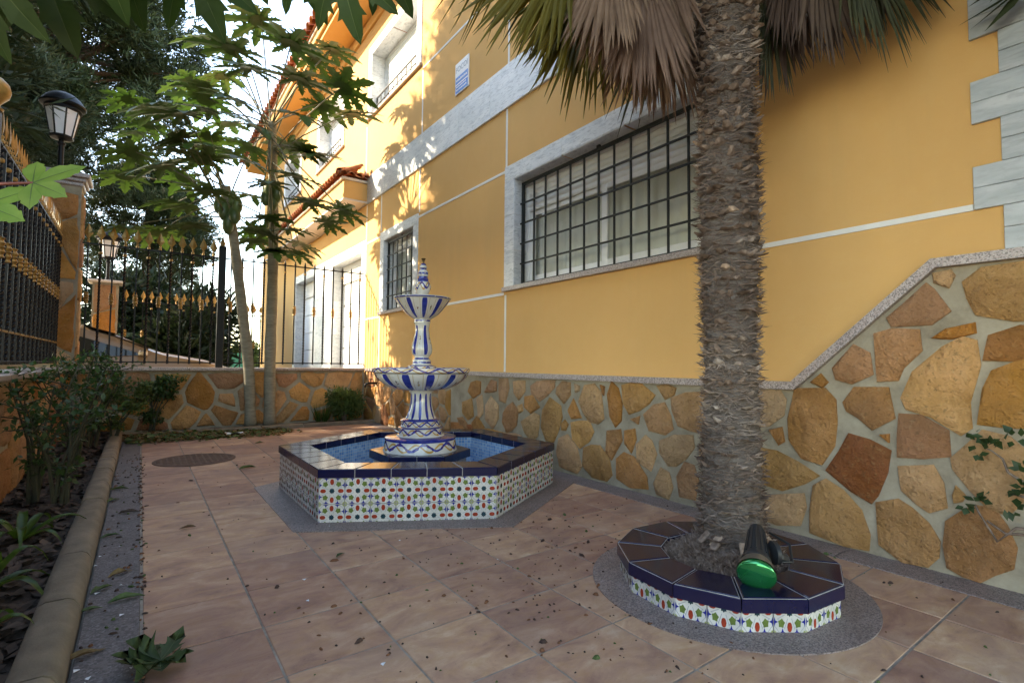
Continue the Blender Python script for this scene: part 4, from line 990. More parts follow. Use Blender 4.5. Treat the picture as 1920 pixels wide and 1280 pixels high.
Fp(prof([(30,345),(31,262),(34,250),(46,226),(48,212),(42,196),(33,182),(30,176),(32,168),(26,160),(26,150)]), 'finial', cer('cer_fin','scroll',5,z=(zf(240),zf(178)),low=.1))
Fp(prof([(26,152),(30,146),(29,124),(24,118),(17,106),(22,102),(20,92),(13,76),(4,74)]), 'finial_cone', cer('cer_cone','bands',z=(zf(156),zf(70)),m=3.2))
M['brass'] = simple('old_brass', (0.16,0.10,0.04), 0.4, 0.3, 20, metal=.8)
Fp(prof([(6,78),(6,60),(8,58),(13,46),(12,44)]), 'nozzle', M['brass'], 12)

# ================================================================== PALM PLANTER
plt = thing('palm_planter', (QC[0],QC[1],0), 'low round planter with patterned tile frieze and navy coping', 'planter')
NP = 12; ph = R(9); PR = 1.27; PH, PT = 0.215, 0.37
q = MB(); q.prism(circ(QC,PR-.035,NP,ph), -.2, PH); q.build('planter_wall', M['white_grout'], plt)
sideL = 2*PR*math.sin(math.pi/NP)
for k in range(NP):
    a, c = [np.array(w) for w in (circ(QC,PR,NP,ph)[k], circ(QC,PR,NP,ph)[(k+1)%NP])]; d = (c-a)/np.linalg.norm(c-a); out = np.array([d[1],-d[0]]); ang = math.atan2(-d[1],-d[0])
    s_ = sideL/(1.5*AZ)
    for i in range(2):
        w0 = sideL/2; p = c-d*(i*w0)
        put('wall_tile', AZH, plt, mat=Matrix.Translation(Vector((p[0]-out[0]*.002,p[1]-out[1]*.002,PH-AZ*.5))*T) @ Matrix.Rotation(ang,4,'Z') @ Matrix.Diagonal((w0/AZ,1,1,1)))
    a, c = [np.array(w) for w in (circ(QC,PR+.045,NP,ph)[k], circ(QC,PR+.045,NP,ph)[(k+1)%NP])]; e, g_ = [np.array(w) for w in (circ(QC,.74,NP,ph)[(k+1)%NP], circ(QC,.74,NP,ph)[k])]
    q = MB(); q.prism(inset([tuple(a),tuple(c),tuple(e),tuple(g_)], .005), PH+.002, PT, 0, .022); q.m = [1 if abs(sum(q.v[w][2] for w in f)/len(f)-PT) < 1e-4 else 0 for f in q.f]
    q.build('coping_tile', [M['navy'],M['navytop']], plt)
    q = MB(); q.prism(inset([tuple(a),tuple(c),tuple(e),tuple(g_)], .012), PH+.001, PT-.01); q.build('coping_bed', M['white_grout'], plt)
v = []; f = []; q = MB(); NR, NA = 10, 40
for i in range(NR+1):
    for k in range(NA):
        r = .80*i/NR; a = 2*math.pi*k/NA; x, y = QC[0]+r*math.cos(a), QC[1]+r*math.sin(a)
        v.append((x,y,.27+.22*math.exp(-(math.hypot(x-6.25,y+3.05)/.5)**2)+.05*mnoise.fractal((x*4,y*4,1),.9,2,3)))
for i in range(NR):
    for k in range(NA): f.append((i*NA+k,i*NA+(k+1)%NA,(i+1)*NA+(k+1)%NA,(i+1)*NA+k))
q.add(v, f); q.build('planting_soil', M['palmfibre'], plt, True)

# ================================================================== PLANTS: helpers
def blades(P, D, U, L, W, mi=0, fold=0.25):
    """many small diamond leaves: position, direction, normal arrays"""
    S = np.cross(D, U); S /= np.linalg.norm(S, axis=1)[:, None]+1e-9; U = np.cross(S, D)
    L = np.asarray(L)[:, None]; W = np.asarray(W)[:, None]
    v = np.stack([P, P+D*L*.45+S*W+U*W*fold, P+D*L, P+D*L*.45-S*W+U*W*fold], 1).reshape(-1, 3)
    n = len(P); k = np.arange(n)*4
    f = np.concatenate([np.stack([k,k+1,k+2],1), np.stack([k,k+2,k+3],1)])
    return v, f
def np_mesh(name, parts, mats):
    """parts: list of (verts in tiles, tri faces, material index)"""
    V = []; Fs = []; Mi = []; o = 0
    for v, f, mi in parts:
        V.append(np.asarray(v)); Fs.append(np.asarray(f)+o); Mi.append(np.full(len(f), mi)); o += len(v)
    V = np.concatenate(V)*T; Fs = np.concatenate(Fs).astype(np.int32); Mi = np.concatenate(Mi).astype(np.int32)
    me = bpy.data.meshes.new(name); me.vertices.add(len(V)); me.vertices.foreach_set('co', V.astype(np.float32).ravel())
    me.loops.add(len(Fs)*3); me.loops.foreach_set('vertex_index', Fs.ravel()); me.polygons.add(len(Fs))
    me.polygons.foreach_set('loop_start', np.arange(len(Fs), dtype=np.int32)*3); me.polygons.foreach_set('loop_total', np.full(len(Fs), 3, np.int32))
    for m_ in (mats if isinstance(mats, (list,tuple)) else [mats]): me.materials.append(m_)
    me.polygons.foreach_set('material_index', Mi); me.update(calc_edges=True); me.validate(); return me
def runit(n, g=None):
    g = g or rng; d = g.normal(size=(n,3)); return d/np.linalg.norm(d, axis=1)[:, None]
def frame_to(d, up=(0,0,1)):
    x = Vector(d).normalized(); u = Vector(up); y = u.cross(x)
    if y.length < 1e-3: y = Vector((0,1,0)).cross(x)
    y.normalize(); z = x.cross(y); mm = Matrix.Identity(4)
    for i in range(3): mm[i][0], mm[i][1], mm[i][2] = x[i], y[i], z[i]
    return mm

# ------------------------------------------------------------------ palmate papaya leaf
def lobe_strip(q, ang, L, teeth, mi, droop, fold, scale=1.0, vein=True, seed=0, bw=.115, tw=.31):
    rr = random.Random(seed); ca, sa = math.cos(ang), math.sin(ang)
    def P(s, w, up):                      # s along the lobe, w across
        r = s*L; x = ca*r-sa*w; y = sa*r+ca*w
        return (x*scale, y*scale, (up-droop*(s**2)*L*.9-0.10*abs(w))*scale)
    pts = [(0.0, .02), (.16,.085), (.30,.13)]
    for t in teeth: pts += [(t, bw), (t+.115, tw*(1.15-t)*1.15), (t+.10, bw*.9)]
    pts += [(.90,.07), (1.0, 0.0)]
    v = []; f = []
    for i, (s, w) in enumerate(pts):
        w *= L*rr.uniform(.85,1.15); c = min(s, .97)-(.06 if w > .12*L else 0)
        v += [P(c, 0, 0), P(s, w, fold*w), P(s+rr.uniform(-.01,.01), -w, fold*w)]
    for i in range(len(pts)-1):
        a, b_ = 3*i, 3*(i+1); f += [(a,b_,b_+1,a+1),(a,a+2,b_+2,b_)]
    q.add(v, f, mi)
    if vein:
        w = .012*L; vv = []; ff = []
        for i, s in enumerate((0,.35,.7,.96)):
            ww = w*(1-s*.85); vv += [P(s, ww, .008), P(s, -ww, .008)]
        ff = [(2*i,2*i+1,2*i+3,2*i+2) for i in range(3)]; q.add(vv, ff, mi+1)
def papaya_leaf(name, seed, mats, broad=False):
    rr = random.Random(seed); q = MB(); n = 9
    for k in range(n):
        a = R(-150+300*k/(n-1))+rr.gauss(0,.05); L = (1.0-.42*(abs(k-4)/4)**1.4)*rr.uniform(.92,1.06)
        lobe_strip(q, a, L, (.34,.52,.68) if not broad else (.40,.60), 0, rr.uniform(.10,.32), .25, 1.0, True, seed*31+k, *((.145,.30) if broad else (.115,.31)))
    # membrane joining the lobes near the stalk
    v = [(0,0,0.0)]; m_ = 36
    for i in range(m_+1):
        a = R(-155+310*i/m_); r = (.27 if not broad else .42)*(1-.35*(abs(i-m_/2)/(m_/2))**1.5); v.append((r*math.cos(a), r*math.sin(a), -.012-r*.06))
    q.add(v, [(0,i,i+1) for i in range(1,m_+1)], 0)
    return q.mesh(name, mats)
PL = [papaya_leaf('leaf_blade', s, [M['papaya'], M['vein']]) for s in range(5)]
PLN = [papaya_leaf('leaf_blade', 50+s, [M['papaya_near'], M['vein']], True) for s in range(3)]
def put_leaf(tree, root, cen, size, me, tilt=None, roll=0.0, pet=M['petiole'], sag=.35, pr_=.028):
    root = Vector(root); cen = Vector(cen); d = cen-root; hd = Vector((d.x,d.y,0))
    if hd.length < .05: hd = Vector((random.uniform(-1,1),random.uniform(-1,1),0))
    hd.normalize(); t = tilt if tilt is not None else random.uniform(.12,.6)
    dirv = hd*math.cos(t)+Vector((0,0,-math.sin(t)))
    mt = Matrix.Translation(cen*T) @ frame_to(dirv) @ Matrix.Rotation(roll+random.gauss(0,.12),4,'X') @ Matrix.Scale(size,4)
    lf = put('leaf', me, tree, mat=mt)
    q = MB(); mid = (root+cen)/2+Vector((0,0,sag*d.length*.18)); q.tube([root, root*.6+cen*.4+Vector((0,0,sag*d.length*.15)), mid*.4+cen*.6+Vector((0,0,.02)), cen], [pr_*1.3,pr_,pr_*.85,pr_*.7], 5, cap=False)
    q.build('petiole', pet, tree, True)
    return lf
def papaya(label, base, path, rad, leaves, dist, fruit):
    t = thing('papaya_tree', base, label, 'papaya tree', 'papaya trees in the end bed')
    q = MB(); N = 22; pts = []; rr_ = []
    P = [Vector(p) for p in path]
    for i in range(N+1):
        s = i/N*(len(P)-1); k = min(int(s), len(P)-2); u = s-k
        p0, p1, p2, p3 = P[max(k-1,0)], P[k], P[k+1], P[min(k+2,len(P)-1)]
        c = .5*((2*p1)+(-p0+p2)*u+(2*p0-5*p1+4*p2-p3)*u*u+(-p0+3*p1-3*p2+p3)*u**3)
        pts.append(c); rr_.append((rad[0]+(rad[1]-rad[0])*i/N)*(1+.05*math.sin(i*2.4)))
    rr_[0] *= 1.25
    q.tube(pts, rr_, 16); q.build('trunk', M['papayatrunk'], t, True)
    top = pts[-1]
    for (px, py, dd, sz) in leaves:
        c = deep(px, py, dist+dd); root = top+Vector((random.gauss(0,.05),random.gauss(0,.05),-random.uniform(0,1.6)))
        if c[2] < root.z-1.2: root = root-Vector((0,0,.6))
        if random.random() < .4:
            c2 = c+rng.normal(0,.55,3); put_leaf(t, root, c2, sz*1.1, random.choice(PL), tilt=random.uniform(-.1,.4), roll=random.gauss(0,.14))
        put_leaf(t, root, c, sz*1.38, random.choice(PL), tilt=random.uniform(-.12,.38), roll=random.gauss(0,.14))
    fm = MB().lathe([(.02,-.42),(.1,-.38),(.2,-.2),(.22,0),(.17,.22),(.08,.36),(.03,.42)], (0,0,0), 14).mesh('fruit', M['fruit'], smooth=True)
    for (px, py, s) in fruit:
        c = deep(px, py, dist-.35); put('fruit', fm, t, mat=Matrix.Translation(Vector(c)*T) @ Matrix.Rotation(random.gauss(0,.2),4,'X') @ Matrix.Scale(s,4))
    return t
def dep(p): return float(CR[2] @ (np.array(p)-CAM))
b1 = ony(470,796,16.35); b2 = ony(506,796,16.35); b1[2] = b2[2] = 0.03
D1, D2 = dep(b1), dep(b2)
papaya('shorter papaya tree with leaning pale trunk in front of the end wall', b1, [b1, deep(466,690,D1), deep(452,560,D1), deep(437,440,D1), deep(428,385,D1), deep(424,350,D1)], (.215,.165),
    [(300,195,-1,1.15),(245,185,1.5,1.0),(345,215,-2,1.1),(285,235,2,1.1),(395,255,2.5,1.1),(360,270,-1.5,1.15),(255,285,0,1.1),(310,310,-2.5,1.15),(235,330,1,1.0),(345,330,2,1.0),(390,300,-.5,1.2),
     (460,300,-1,1.0),(470,365,1,1.0),(240,425,-1,1.0),(300,435,1.5,1.05),(360,425,-2,.95),(395,360,-2.5,1.0),(470,430,1,.8),(500,410,-1.5,.9),(330,380,1,1.0)], D1,
    [(420,395,1.0),(440,402,1.05),(428,420,1.0),(445,385,.9),(410,385,.85),(436,372,.8)])
papaya('taller papaya tree with straight pale trunk nearest the fence', b2, [b2, deep(506,690,D2), deep(510,560,D2), deep(513,430,D2), deep(512,330,D2), deep(510,230,D2)], (.235,.17),
    [(490,40,0,1.2),(440,95,-1.5,1.25),(395,75,1,1.2),(545,85,-2,1.2),(585,110,1,1.1),(620,95,-1,1.0),(420,140,1.5,1.2),(470,130,-2.5,1.1),(560,150,-2,1.15),(640,165,-1,1.15),(600,195,1.5,1.1),(655,215,-.5,1.1),(560,215,-2.5,1.1),
     (450,190,-1,1.15),(390,185,0,1.2),(360,150,2,1.2),(480,235,-3,1.05),(430,230,2,1.1),(585,290,-2,1.0),(550,330,-2.5,1.0),(540,270,2,1.1),(470,275,1,1.0),
     (575,380,-1.5,.9),(640,395,-.5,.9),(540,430,-1,.95),(500,440,-2,.9),(560,455,.5,.9),(515,470,-2,.8),(480,450,.5,.8)], D2,
    [(505,352,1.0),(520,362,1.0),(512,378,.95),(498,370,.85)])

# papaya overhead, its stem outside the picture to the left, broad leaves hanging into the top of the view
ov = thing('papaya_tree', (-1.7,-3.2,0), 'broad dark green leaves of a near papaya hanging into the top left corner', 'papaya tree')
q = MB(); q.tube([(-1.7,-3.2,0),(-1.65,-3.1,3),(-1.5,-3.0,6.2)], [.3,.26,.22], 14); q.build('trunk', M['papayatrunk'], ov, True)
top = Vector((-1.5,-3.0,6.2))
for px, py, dd, sz, az, tl in [(60,-75,5.5,1.25,-60,1.25),(215,-95,6.0,1.3,-75,1.2),(345,-55,6.5,1.25,-50,1.2),(165,-150,5.2,1.3,-90,1.0),(420,-120,6.5,1.2,-40,1.1),(560,-70,6.5,1.1,-70,1.25),(630,-45,6.2,1.05,-60,1.3),(715,-70,6.8,1.1,-50,1.2),(-60,-60,5.0,1.2,-100,1.1)]:
    c = Vector(deep(px, py-38, dd)); a = R(az); sz *= .86
    # blades tilt steeply, tips hanging down across the view
    dirv = Vector((CR[0]*math.cos(a)*.5+np.array([0,0,-1])*1.0*math.sin(tl)+CR[2]*.25))
    mt = Matrix.Translation(c*T) @ frame_to(dirv, up=-Vector(CR[2])+Vector((0,0,.35))) @ Matrix.Rotation(random.gauss(0,.2),4,'X') @ Matrix.Scale(sz,4)
    put('leaf', random.choice(PLN), ov, mat=mt)
    q = MB(); q.tube([top, (top+c)/2+Vector((0,0,1.0)), c], [.04,.035,.03], 6); q.build('petiole', M['petiole'], ov, True)

# young bright green leaf on a red stalk in front of the left fence
vn = thing('climbing_vine', tuple(onz(-60,900,.1)), 'bright green young lobed leaf on a red stalk in front of the lantern pillar', 'vine')
def lime_leaf(px, py, D, sz, rot, nl):
    q = MB(); rr = random.Random(px)
    for k in range(nl):
        a = R(rot-62*(nl-1)/2+62*k); L = [.8,1.0,1.25,1.0,.8][k % 5]*rr.uniform(.9,1.1); ca, sa = math.cos(a), math.sin(a); v = []; pr_ = [(0,.03),(.2,.16),(.42,.27),(.6,.28),(.72,.20),(.78,.22),(.9,.08),(1,0)]
        for s, w in pr_:
            for e in (0,1,-1): v.append((ca*s*L-sa*e*w, sa*s*L+ca*e*w, .10*abs(e)*w*4*.3-.12*s*s))
        f = []
        for i in range(len(pr_)-1): f += [(3*i,3*i+3,3*i+4,3*i+1),(3*i,3*i+2,3*i+5,3*i+3)]
        q.add(v, f, 0); q.add([(ca*s*L-sa*e*.018*(1-s), sa*s*L+ca*e*.018*(1-s), .012-.12*s*s) for s in (0,.35,.7,1) for e in (1,-1)], [(2*i,2*i+1,2*i+3,2*i+2) for i in range(3)], 1)
    me = q.mesh('leaf', [M['limeleaf'], M['vein']]); mm = Matrix.Identity(4); c = deep(px, py, D)
    for i in range(3): mm[i][0], mm[i][1], mm[i][2] = CR[0][i], CR[1][i], -CR[2][i]
    put('leaf', me, vn, mat=Matrix.Translation(Vector(c)*T) @ mm @ Matrix.Rotation(R(-28),4,'X') @ Matrix.Rotation(R(12),4,'Y') @ Matrix.Scale(sz,4))
DV = 3.4
lime_leaf(62, 343, DV, .235, 15, 4); lime_leaf(-30, 385, DV-.1, .26, -15, 3)
q = MB(); q.tube([tuple(onz(-60,900,.1)), tuple(deep(-150,600,DV+.3)), tuple(deep(-70,347,DV+.1)), tuple(deep(0,345,DV)), tuple(deep(62,343,DV))], [.02,.018,.014,.011,.008], 6); q.build('stalk', M['redstem'], vn, True)

# ================================================================== FAN PALM
pal = thing('fan_palm', (6.25,-3.05,.3), 'fan palm with shaggy fibrous trunk growing in the round planter', 'palm tree')
TB, TT = np.array([6.25,-3.05,.25]), np.array([6.25,-2.95,10.2])
def trunk_c(z): t = (z-TB[2])/(TT[2]-TB[2]); return TB+(TT-TB)*t+np.array([.05*math.sin(t*5),.04*math.sin(t*4+1),0])
def trunk_r(z): return .338+.02*math.sin(z*1.7)+.03*math.exp(-(z-.3)*2)+.035*max(0,(z-5)/4)
q = MB(); NZ, NA = 300, 40; v = []
for i in range(NZ+1):
    z = .2+10.0*i/NZ; c = trunk_c(z)
    for k in range(NA):
        a = 2*math.pi*k/NA; r = trunk_r(z)+.035*mnoise.fractal((math.cos(a)*3,math.sin(a)*3,z*5),.9,2,3)+.016*math.sin(z*35+2*math.sin(a*2)); v.append((c[0]+r*math.cos(a), c[1]+r*math.sin(a), z))
q.add(v, [(i*NA+k,i*NA+(k+1)%NA,(i+1)*NA+(k+1)%NA,(i+1)*NA+k) for i in range(NZ) for k in range(NA)]); q.build('trunk', M['palmtrunk'], pal, True)
# old leaf bases: curled scales in spirals up the stem, kept as one shaggy part
q = MB(); rr = random.Random(5); SCL = []
zr = .32
while zr < 9.0:
    m_ = 17; off = rr.uniform(0,6.28)
    for k in range(m_):
        if rr.random() < .2: continue
        SCL.append((zr+rr.gauss(0,.022), off+2*math.pi*(k+rr.gauss(0,.2))/m_))
    zr += rr.uniform(.15,.21)
for z, a in SCL:
    c = trunk_c(z); r = trunk_r(z)-.012
    o = Vector((math.cos(a),math.sin(a),0)); s_ = Vector((-o.y,o.x,0)); w = rr.uniform(.045,.105); L = rr.uniform(.045,.115)*(1.35 if rr.random() < .12 else 1); lift = rr.uniform(.5,1.7)
    p = Vector((c[0],c[1],z))+o*r; sd_ = s_*rr.gauss(0,.45); up = (Vector((0,0,1))*(1-lift*.55)+o*lift+sd_*.6).normalized(); nn = (o-up*o.dot(up)).normalized()
    tip = p+up*L; th = .018
    vv = [p-s_*w, p+s_*w, p+nn*.03, p+up*L*.6-s_*w*.75+nn*.015, p+up*L*.6+s_*w*.75+nn*.015, p+up*L*.6+nn*.05, tip-s_*w*.4+o*.03, tip+s_*w*rr.uniform(.1,.5)+o*.035]
    mi = 1 if rr.random() < .06 else 0
    q.add(vv, [(0,2,5,3),(2,1,4,5),(3,5,6),(5,7,6),(5,4,7),(0,3,4,1),(3,6,7,4)], 0 if mi == 0 else mi)
lb_ = q.build('leaf_bases', [M['palmscale'],M['scalecut']], pal); tag(lb_, kind='stuff')
# loose fibres
N = 13000; z = rng.uniform(.3,9,N); a = rng.uniform(0,2*math.pi,N)
C = np.array([trunk_c(q_) for q_ in z]); rad = np.array([trunk_r(q_) for q_ in z]); O = np.stack([np.cos(a),np.sin(a),0*a],1); S = np.stack([-np.sin(a),np.cos(a),0*a],1)
P = C+O*rad[:,None]*.99; D = O*rng.uniform(.05,.45,(N,1))+S*rng.normal(0,1.0,(N,1))+np.array([0,0,1])*rng.normal(0,.3,(N,1)); D /= np.linalg.norm(D,axis=1)[:,None]
v, f = blades(P, D, O, rng.uniform(.06,.22,N), rng.uniform(.003,.008,N)); ff_ = put('fibres', np_mesh('fibres', [(v,f,0)], M['palmfibre']), pal); tag(ff_, kind='stuff')
# matted roots and fibre round the foot
N = 9000; a = rng.uniform(0,2*math.pi,N); r = rng.uniform(.2,.74,N)**1.0; X = QC[0]+r*np.cos(a)*.98; Y = QC[1]+r*np.sin(a)*.98
Z = .285+.22*np.exp(-(np.hypot(X-6.25,Y+3.05)/.5)**2); D = runit(N); D[:,2] = np.abs(D[:,2])*.6; v, f = blades(np.stack([X,Y,Z],1), D, runit(N), rng.uniform(.06,.17,N), rng.uniform(.004,.011,N))
ff_ = put('root_mat', np_mesh('root_mat', [(v,f,0)], M['palmfibre']), pal); tag(ff_, kind='stuff')
# old cut stalk ends lying at the foot
for k in range(9):
    a = R(150+k*22)+rr.gauss(0,.1); p = Vector((6.25,-3.05,.42))+Vector((math.cos(a),math.sin(a),0))*rr.uniform(.44,.56); o = Vector((math.cos(a),math.sin(a),0)); q = MB()
    q.box((-.05,-.022,0),(.05,.022,.22), 0, .015); put('cut_stalk', q.mesh('cut_stalk', M['scalecut'] if k % 2 else M['palmscale']), pal, mat=Matrix.Translation(p*T) @ Matrix.Rotation(a+math.pi/2,4,'Z') @ Matrix.Rotation(-rr.uniform(.6,1.2),4,'X') @ Matrix.Rotation(rr.gauss(0,.4),4,'Y'))
# fronds
def frond(hub, dirv, up, L, n, spread, droop, mat, stalk_from, width=.055, seed=0, ragged=.15, fused=.35):
    rr = random.Random(seed); hub = Vector(hub); x = Vector(dirv).normalized(); u = Vector(up); y = u.cross(x).normalized(); z = x.cross(y); q = MB()
    for k in range(n):
        a = -spread+2*spread*k/(n-1)+rr.gauss(0,.02); l = L*(1-.22*(abs(a)/spread)**2)*rr.uniform(1-ragged,1.0); d = x*math.cos(a)+y*math.sin(a)
        fold = .9 if k % 2 else -.9; s_ = (y*math.cos(a)-x*math.sin(a)); pts = []
        nd = z*fold*.012; kink = rr.uniform(.55,.9); dr = droop*rr.uniform(.6,1.5); sw = rr.gauss(0,.06)
        for s in (0,.2,.4,.6,.8,1.0):
            g = Vector((0,0,-1))*(dr*max(0,s-.25)**1.6*l)+s_*sw*s*s*l
            p = hub+d*(s*l)+g+nd*s; w = width*(s/.42 if s < .42 else max(0.0,1-(s-.42)/.58)**.75); pts.append((p, max(w,.0015)))
        v = []
        for p, w in pts: v += [p-s_*w, p+z*w*.55*(1 if k % 2 else -1), p+s_*w]
        f = []
        for i in range(5): f += [(3*i,3*i+1,3*i+4,3*i+3),(3*i+1,3*i+2,3*i+5,3*i+4)]
        q.add(v, f)
    fr = q.build('frond', mat, pal)
    q = MB(); sf = Vector(stalk_from); q.tube([sf, (sf+hub)/2+Vector((0,0,.15)), hub], [.05,.04,.03], 6); q.build('stalk', M['petiole'] if mat is not M['palmdead'] else M['palmscale'], pal)
    return fr
CRN = Vector((6.25,-2.95,10.0)); rt = Vector(CR[0]); fw = Vector((CR[2][0],CR[2][1],0)).normalized(); lf_ = -Vector((rt.x,rt.y,0)).normalized()
DR = dep((6.1,-2.9,6))
def vfrond(px, py, tx, ty, D, mat, n=34, spread=.85, droop=.25, seed=0, width=.05, Dt=None):
    h_ = Vector(deep(px,py,D)); t_ = Vector(deep(tx,ty,Dt or D)); L = (t_-h_).length
    frond(h_, t_-h_, -Vector(CR[2])+Vector((0,0,.3))+rt*random.gauss(0,.3), L, n, spread, droop, mat, CRN-Vector((0,0,random.uniform(.3,1.2))), width, seed)
k = 0
for px, py, tx, ty, dd in [(1075,-120,885,60,-.9),(1120,-130,985,120,-.6),(1110,-70,1020,140,.3),(1120,-30,1075,205,.4),(1060,-160,905,-10,.2)]:
    vfrond(px,py,tx,ty,DR+dd,M['palmgreen'],34,.72,.16,k); k += 1
for px, py, tx, ty, dd in [(1190,-100,1150,120,-.5),(1215,-80,1185,165,-.3),(1235,-120,1215,150,-.2),(1220,-30,1195,215,.1),(1250,-40,1245,225,.3),(1265,-130,1265,110,.2),(1180,-140,1135,60,-.7),(1240,0,1255,215,.5),(1205,-20,1220,205,.1),(1170,-90,1165,140,-.6),(1225,-60,1235,170,-.4),(1195,-40,1160,150,.0),(1150,-110,1120,110,-.9),(1160,-50,1130,150,-.5),(1140,-80,1140,90,-.3),(1210,-60,1205,190,-.7)]:
    vfrond(px,py,tx,ty,DR+dd,M['palmdead'],30,.5,.12,k,.055); k += 1
for px, py, tx, ty, dd in [(1440,-60,1445,175,.9),(1470,-90,1500,110,.5),(1500,-100,1560,115,.3),(1530,-110,1600,110,.2),(1560,-140,1650,60,.1),(1450,-120,1480,60,.7),(1480,-160,1570,40,.4)]:
    vfrond(px,py,tx,ty,DR+dd,M['palmdead2'],30,.5,.12,k,.055); k += 1
for px, py, tx, ty, dd in [(1435,-30,1450,170,.8),(1580,-170,1720,80,-.3),(1550,-190,1700,40,.3),(1600,-190,1760,20,-.2),(1420,-100,1430,100,1.0),(1270,-60,1285,150,.9)]:
    vfrond(px,py,tx,ty,DR+dd,M['palmdark'],30,.6,.2,k); k += 1
# living crown above the picture
for i in range(40):
    a = i*2.39996; el = -.35+1.4*i/40; d = Vector((math.cos(a)*math.cos(el),math.sin(a)*math.cos(el),math.sin(el)))
    hub = CRN+d*rr.uniform(2.0,2.6)+Vector((0,0,.4))
    if hub.x > 8.0: hub.x = 8.0-rr.uniform(0,.4)
    frond(hub, d*1.0+Vector((0,0,-.45)), Vector((0,0,1)), rr.uniform(2.0,2.4), 30, 1.5, .35, M['palmgreen'] if i % 3 else M['palmdark'], CRN, .06, 200+i)

for i in range(14):  # more fronds above the view, added to darken the wall on the right
    a = rr.uniform(-1.2,1.0); d = (Vector((rt.x,rt.y,0)).normalized()*math.cos(a)+fw*math.sin(a)).normalized(); el = rr.uniform(-.1,.45)
    hub = CRN+d*rr.uniform(1.6,2.6)+Vector((0,0,rr.uniform(.1,1.2)))
    if hub.x > 7.9: hub.x = 7.9-rr.uniform(0,.4)
    frond(hub, d+Vector((0,0,-.35)), Vector((0,0,1)), rr.uniform(2.0,2.5), 30, 1.5, .3, M['palmdead2'] if i % 3 else M['palmdark'], CRN, .07, 300+i)
# ------------------------------------------------------------------ green garden spotlight on the planter
M['greenglass'] = Nt('green_lens').col((0.004,0.30,0.09)).rough(0.16).set(Metallic=.65, Specular_IOR_Level=.8, Coat_Weight=.6, Coat_Roughness=.04).mat
M['rust_grey'] = simple('dull_metal', (0.20,0.17,0.13), .5, .3, 20, metal=.6)
sp = thing('garden_spotlight', (5.55,-3.55,PT), 'black garden spotlight with green bulb lying on the navy planter coping', 'spotlight')
a0 = Vector(onz(1420,1008,.56)); a1 = Vector(onz(1418,1083,.50)); ax = ((a1-a0).normalized()+Vector((0,0,-.42))).normalized()
LN = .62; tipc = Vector(onz(1418,1078,.50)); mm = frame_to(ax); rotz = mm @ Matrix.Rotation(math.pi/2,4,'Y')
bulb = MB().lathe([(.15,-.10),(.188,-.03),(.195,0.0),(.185,.018),(.14,.04),(.08,.052),(.002,.056)], (0,0,0), 28).mesh('bulb_lens', M['greenglass'], smooth=50)
put('bulb_lens', bulb, sp, mat=Matrix.Translation(tipc*T) @ rotz)
put('reflector', MB().lathe([(.10,-.27),(.13,-.2),(.17,-.12),(.195,-.04)], (0,0,0), 24, cap=False).mesh('reflector', M['rust_grey'], smooth=50), sp, mat=Matrix.Translation(tipc*T) @ rotz)
put('housing', MB().lathe([(.03,-.72),(.075,-.71),(.085,-.66),(.10,-.5),(.125,-.26),(.15,-.21),(.15,-.17),(.14,-.165)], (0,0,0), 24).mesh('housing', M['black_plastic'], smooth=40), sp, mat=Matrix.Translation(tipc*T) @ rotz)
for k in range(14):
    a = 2*math.pi*k/14; q = MB(); q.tube([(math.cos(a)*.086,math.sin(a)*.086,-.66),(math.cos(a)*.127,math.sin(a)*.127,-.27)], .008, 4); put('cooling_rib', q.mesh('cooling_rib', M['black_plastic']), sp, mat=Matrix.Translation(tipc*T) @ rotz)
side = Vector(CR[0]); side.z = 0; side.normalize()
bc = tipc-ax*.33+side*.20
q = MB(); q.lathe([(.11,-.03),(.125,-.02),(.125,.02),(.11,.03)], (0,0,0), 24); put('bracket', q.mesh('bracket', M['black_plastic'], 40), sp, mat=Matrix.Translation(bc*T) @ frame_to(side) @ Matrix.Rotation(math.pi/2,4,'Y'))
q = MB(); q.tube([bc, bc+side*.06+Vector((0,0,-.05)), bc+side*.12-ax*.1+Vector((0,0,-.13))], .05, 8); q.build('mounting_arm', M['black_plastic'], sp)
q = MB(); q.tube([bc+side*.08+Vector((0,0,-.1)), bc+side*.2-ax*.08+Vector((0,0,-.16)), bc+side*.18-ax*.3+Vector((0,0,-.12)), bc-side*.05-ax*.55+Vector((0,0,-.16))], .016, 6); q.build('cable', M['black_plastic'], sp, True)

# ================================================================== TREES BEYOND
def pine_crown(seed, clumps, tufts, R0=6.5, H=15.0, flat=1.0):
    g = np.random.default_rng(seed); parts = []; cs = []
    while len(cs) < clumps:
        u = g.uniform(-1,1,3)
        rr_ = u[0]**2+u[1]**2+(u[2])**2
        if rr_ < 1 and rr_ > .12: cs.append((u[0]*R0*(1-.35*max(u[2],0)), u[1]*R0*(1-.35*max(u[2],0)), u[2]*H*.5))
    cs = np.array(cs)
    Pn = []; Dn = []
    for c in cs:
        s = g.uniform(.7,1.35); d = runit(tufts, g); r = g.uniform(0.1,1,(tufts,1))**.5
        P = c+d*r*s*np.array([1.3,1.3,.75]); dd = d*.8+np.array([0,0,.55])+np.array(c)/ (np.linalg.norm(c)+1e-6)*.4; dd /= np.linalg.norm(dd,axis=1)[:,None]
        Pn.append(P); Dn.append(dd)
    Pn = np.concatenate(Pn); Dn = np.concatenate(Dn); n = len(Pn)
    for k in range(4):
        d = Dn+g.normal(0,.55,(n,3)); d /= np.linalg.norm(d,axis=1)[:,None]
        v, f = blades(Pn, d, runit(n,g), g.uniform(.28,.62,n), g.uniform(.022,.05,n)); parts.append((v,f,0))
    return np_mesh('crown', parts, M['pine']), cs
PCM, PCC = pine_crown(3, 190, 140)
PCM2, PCC2 = pine_crown(4, 160, 140, 5.5, 13)
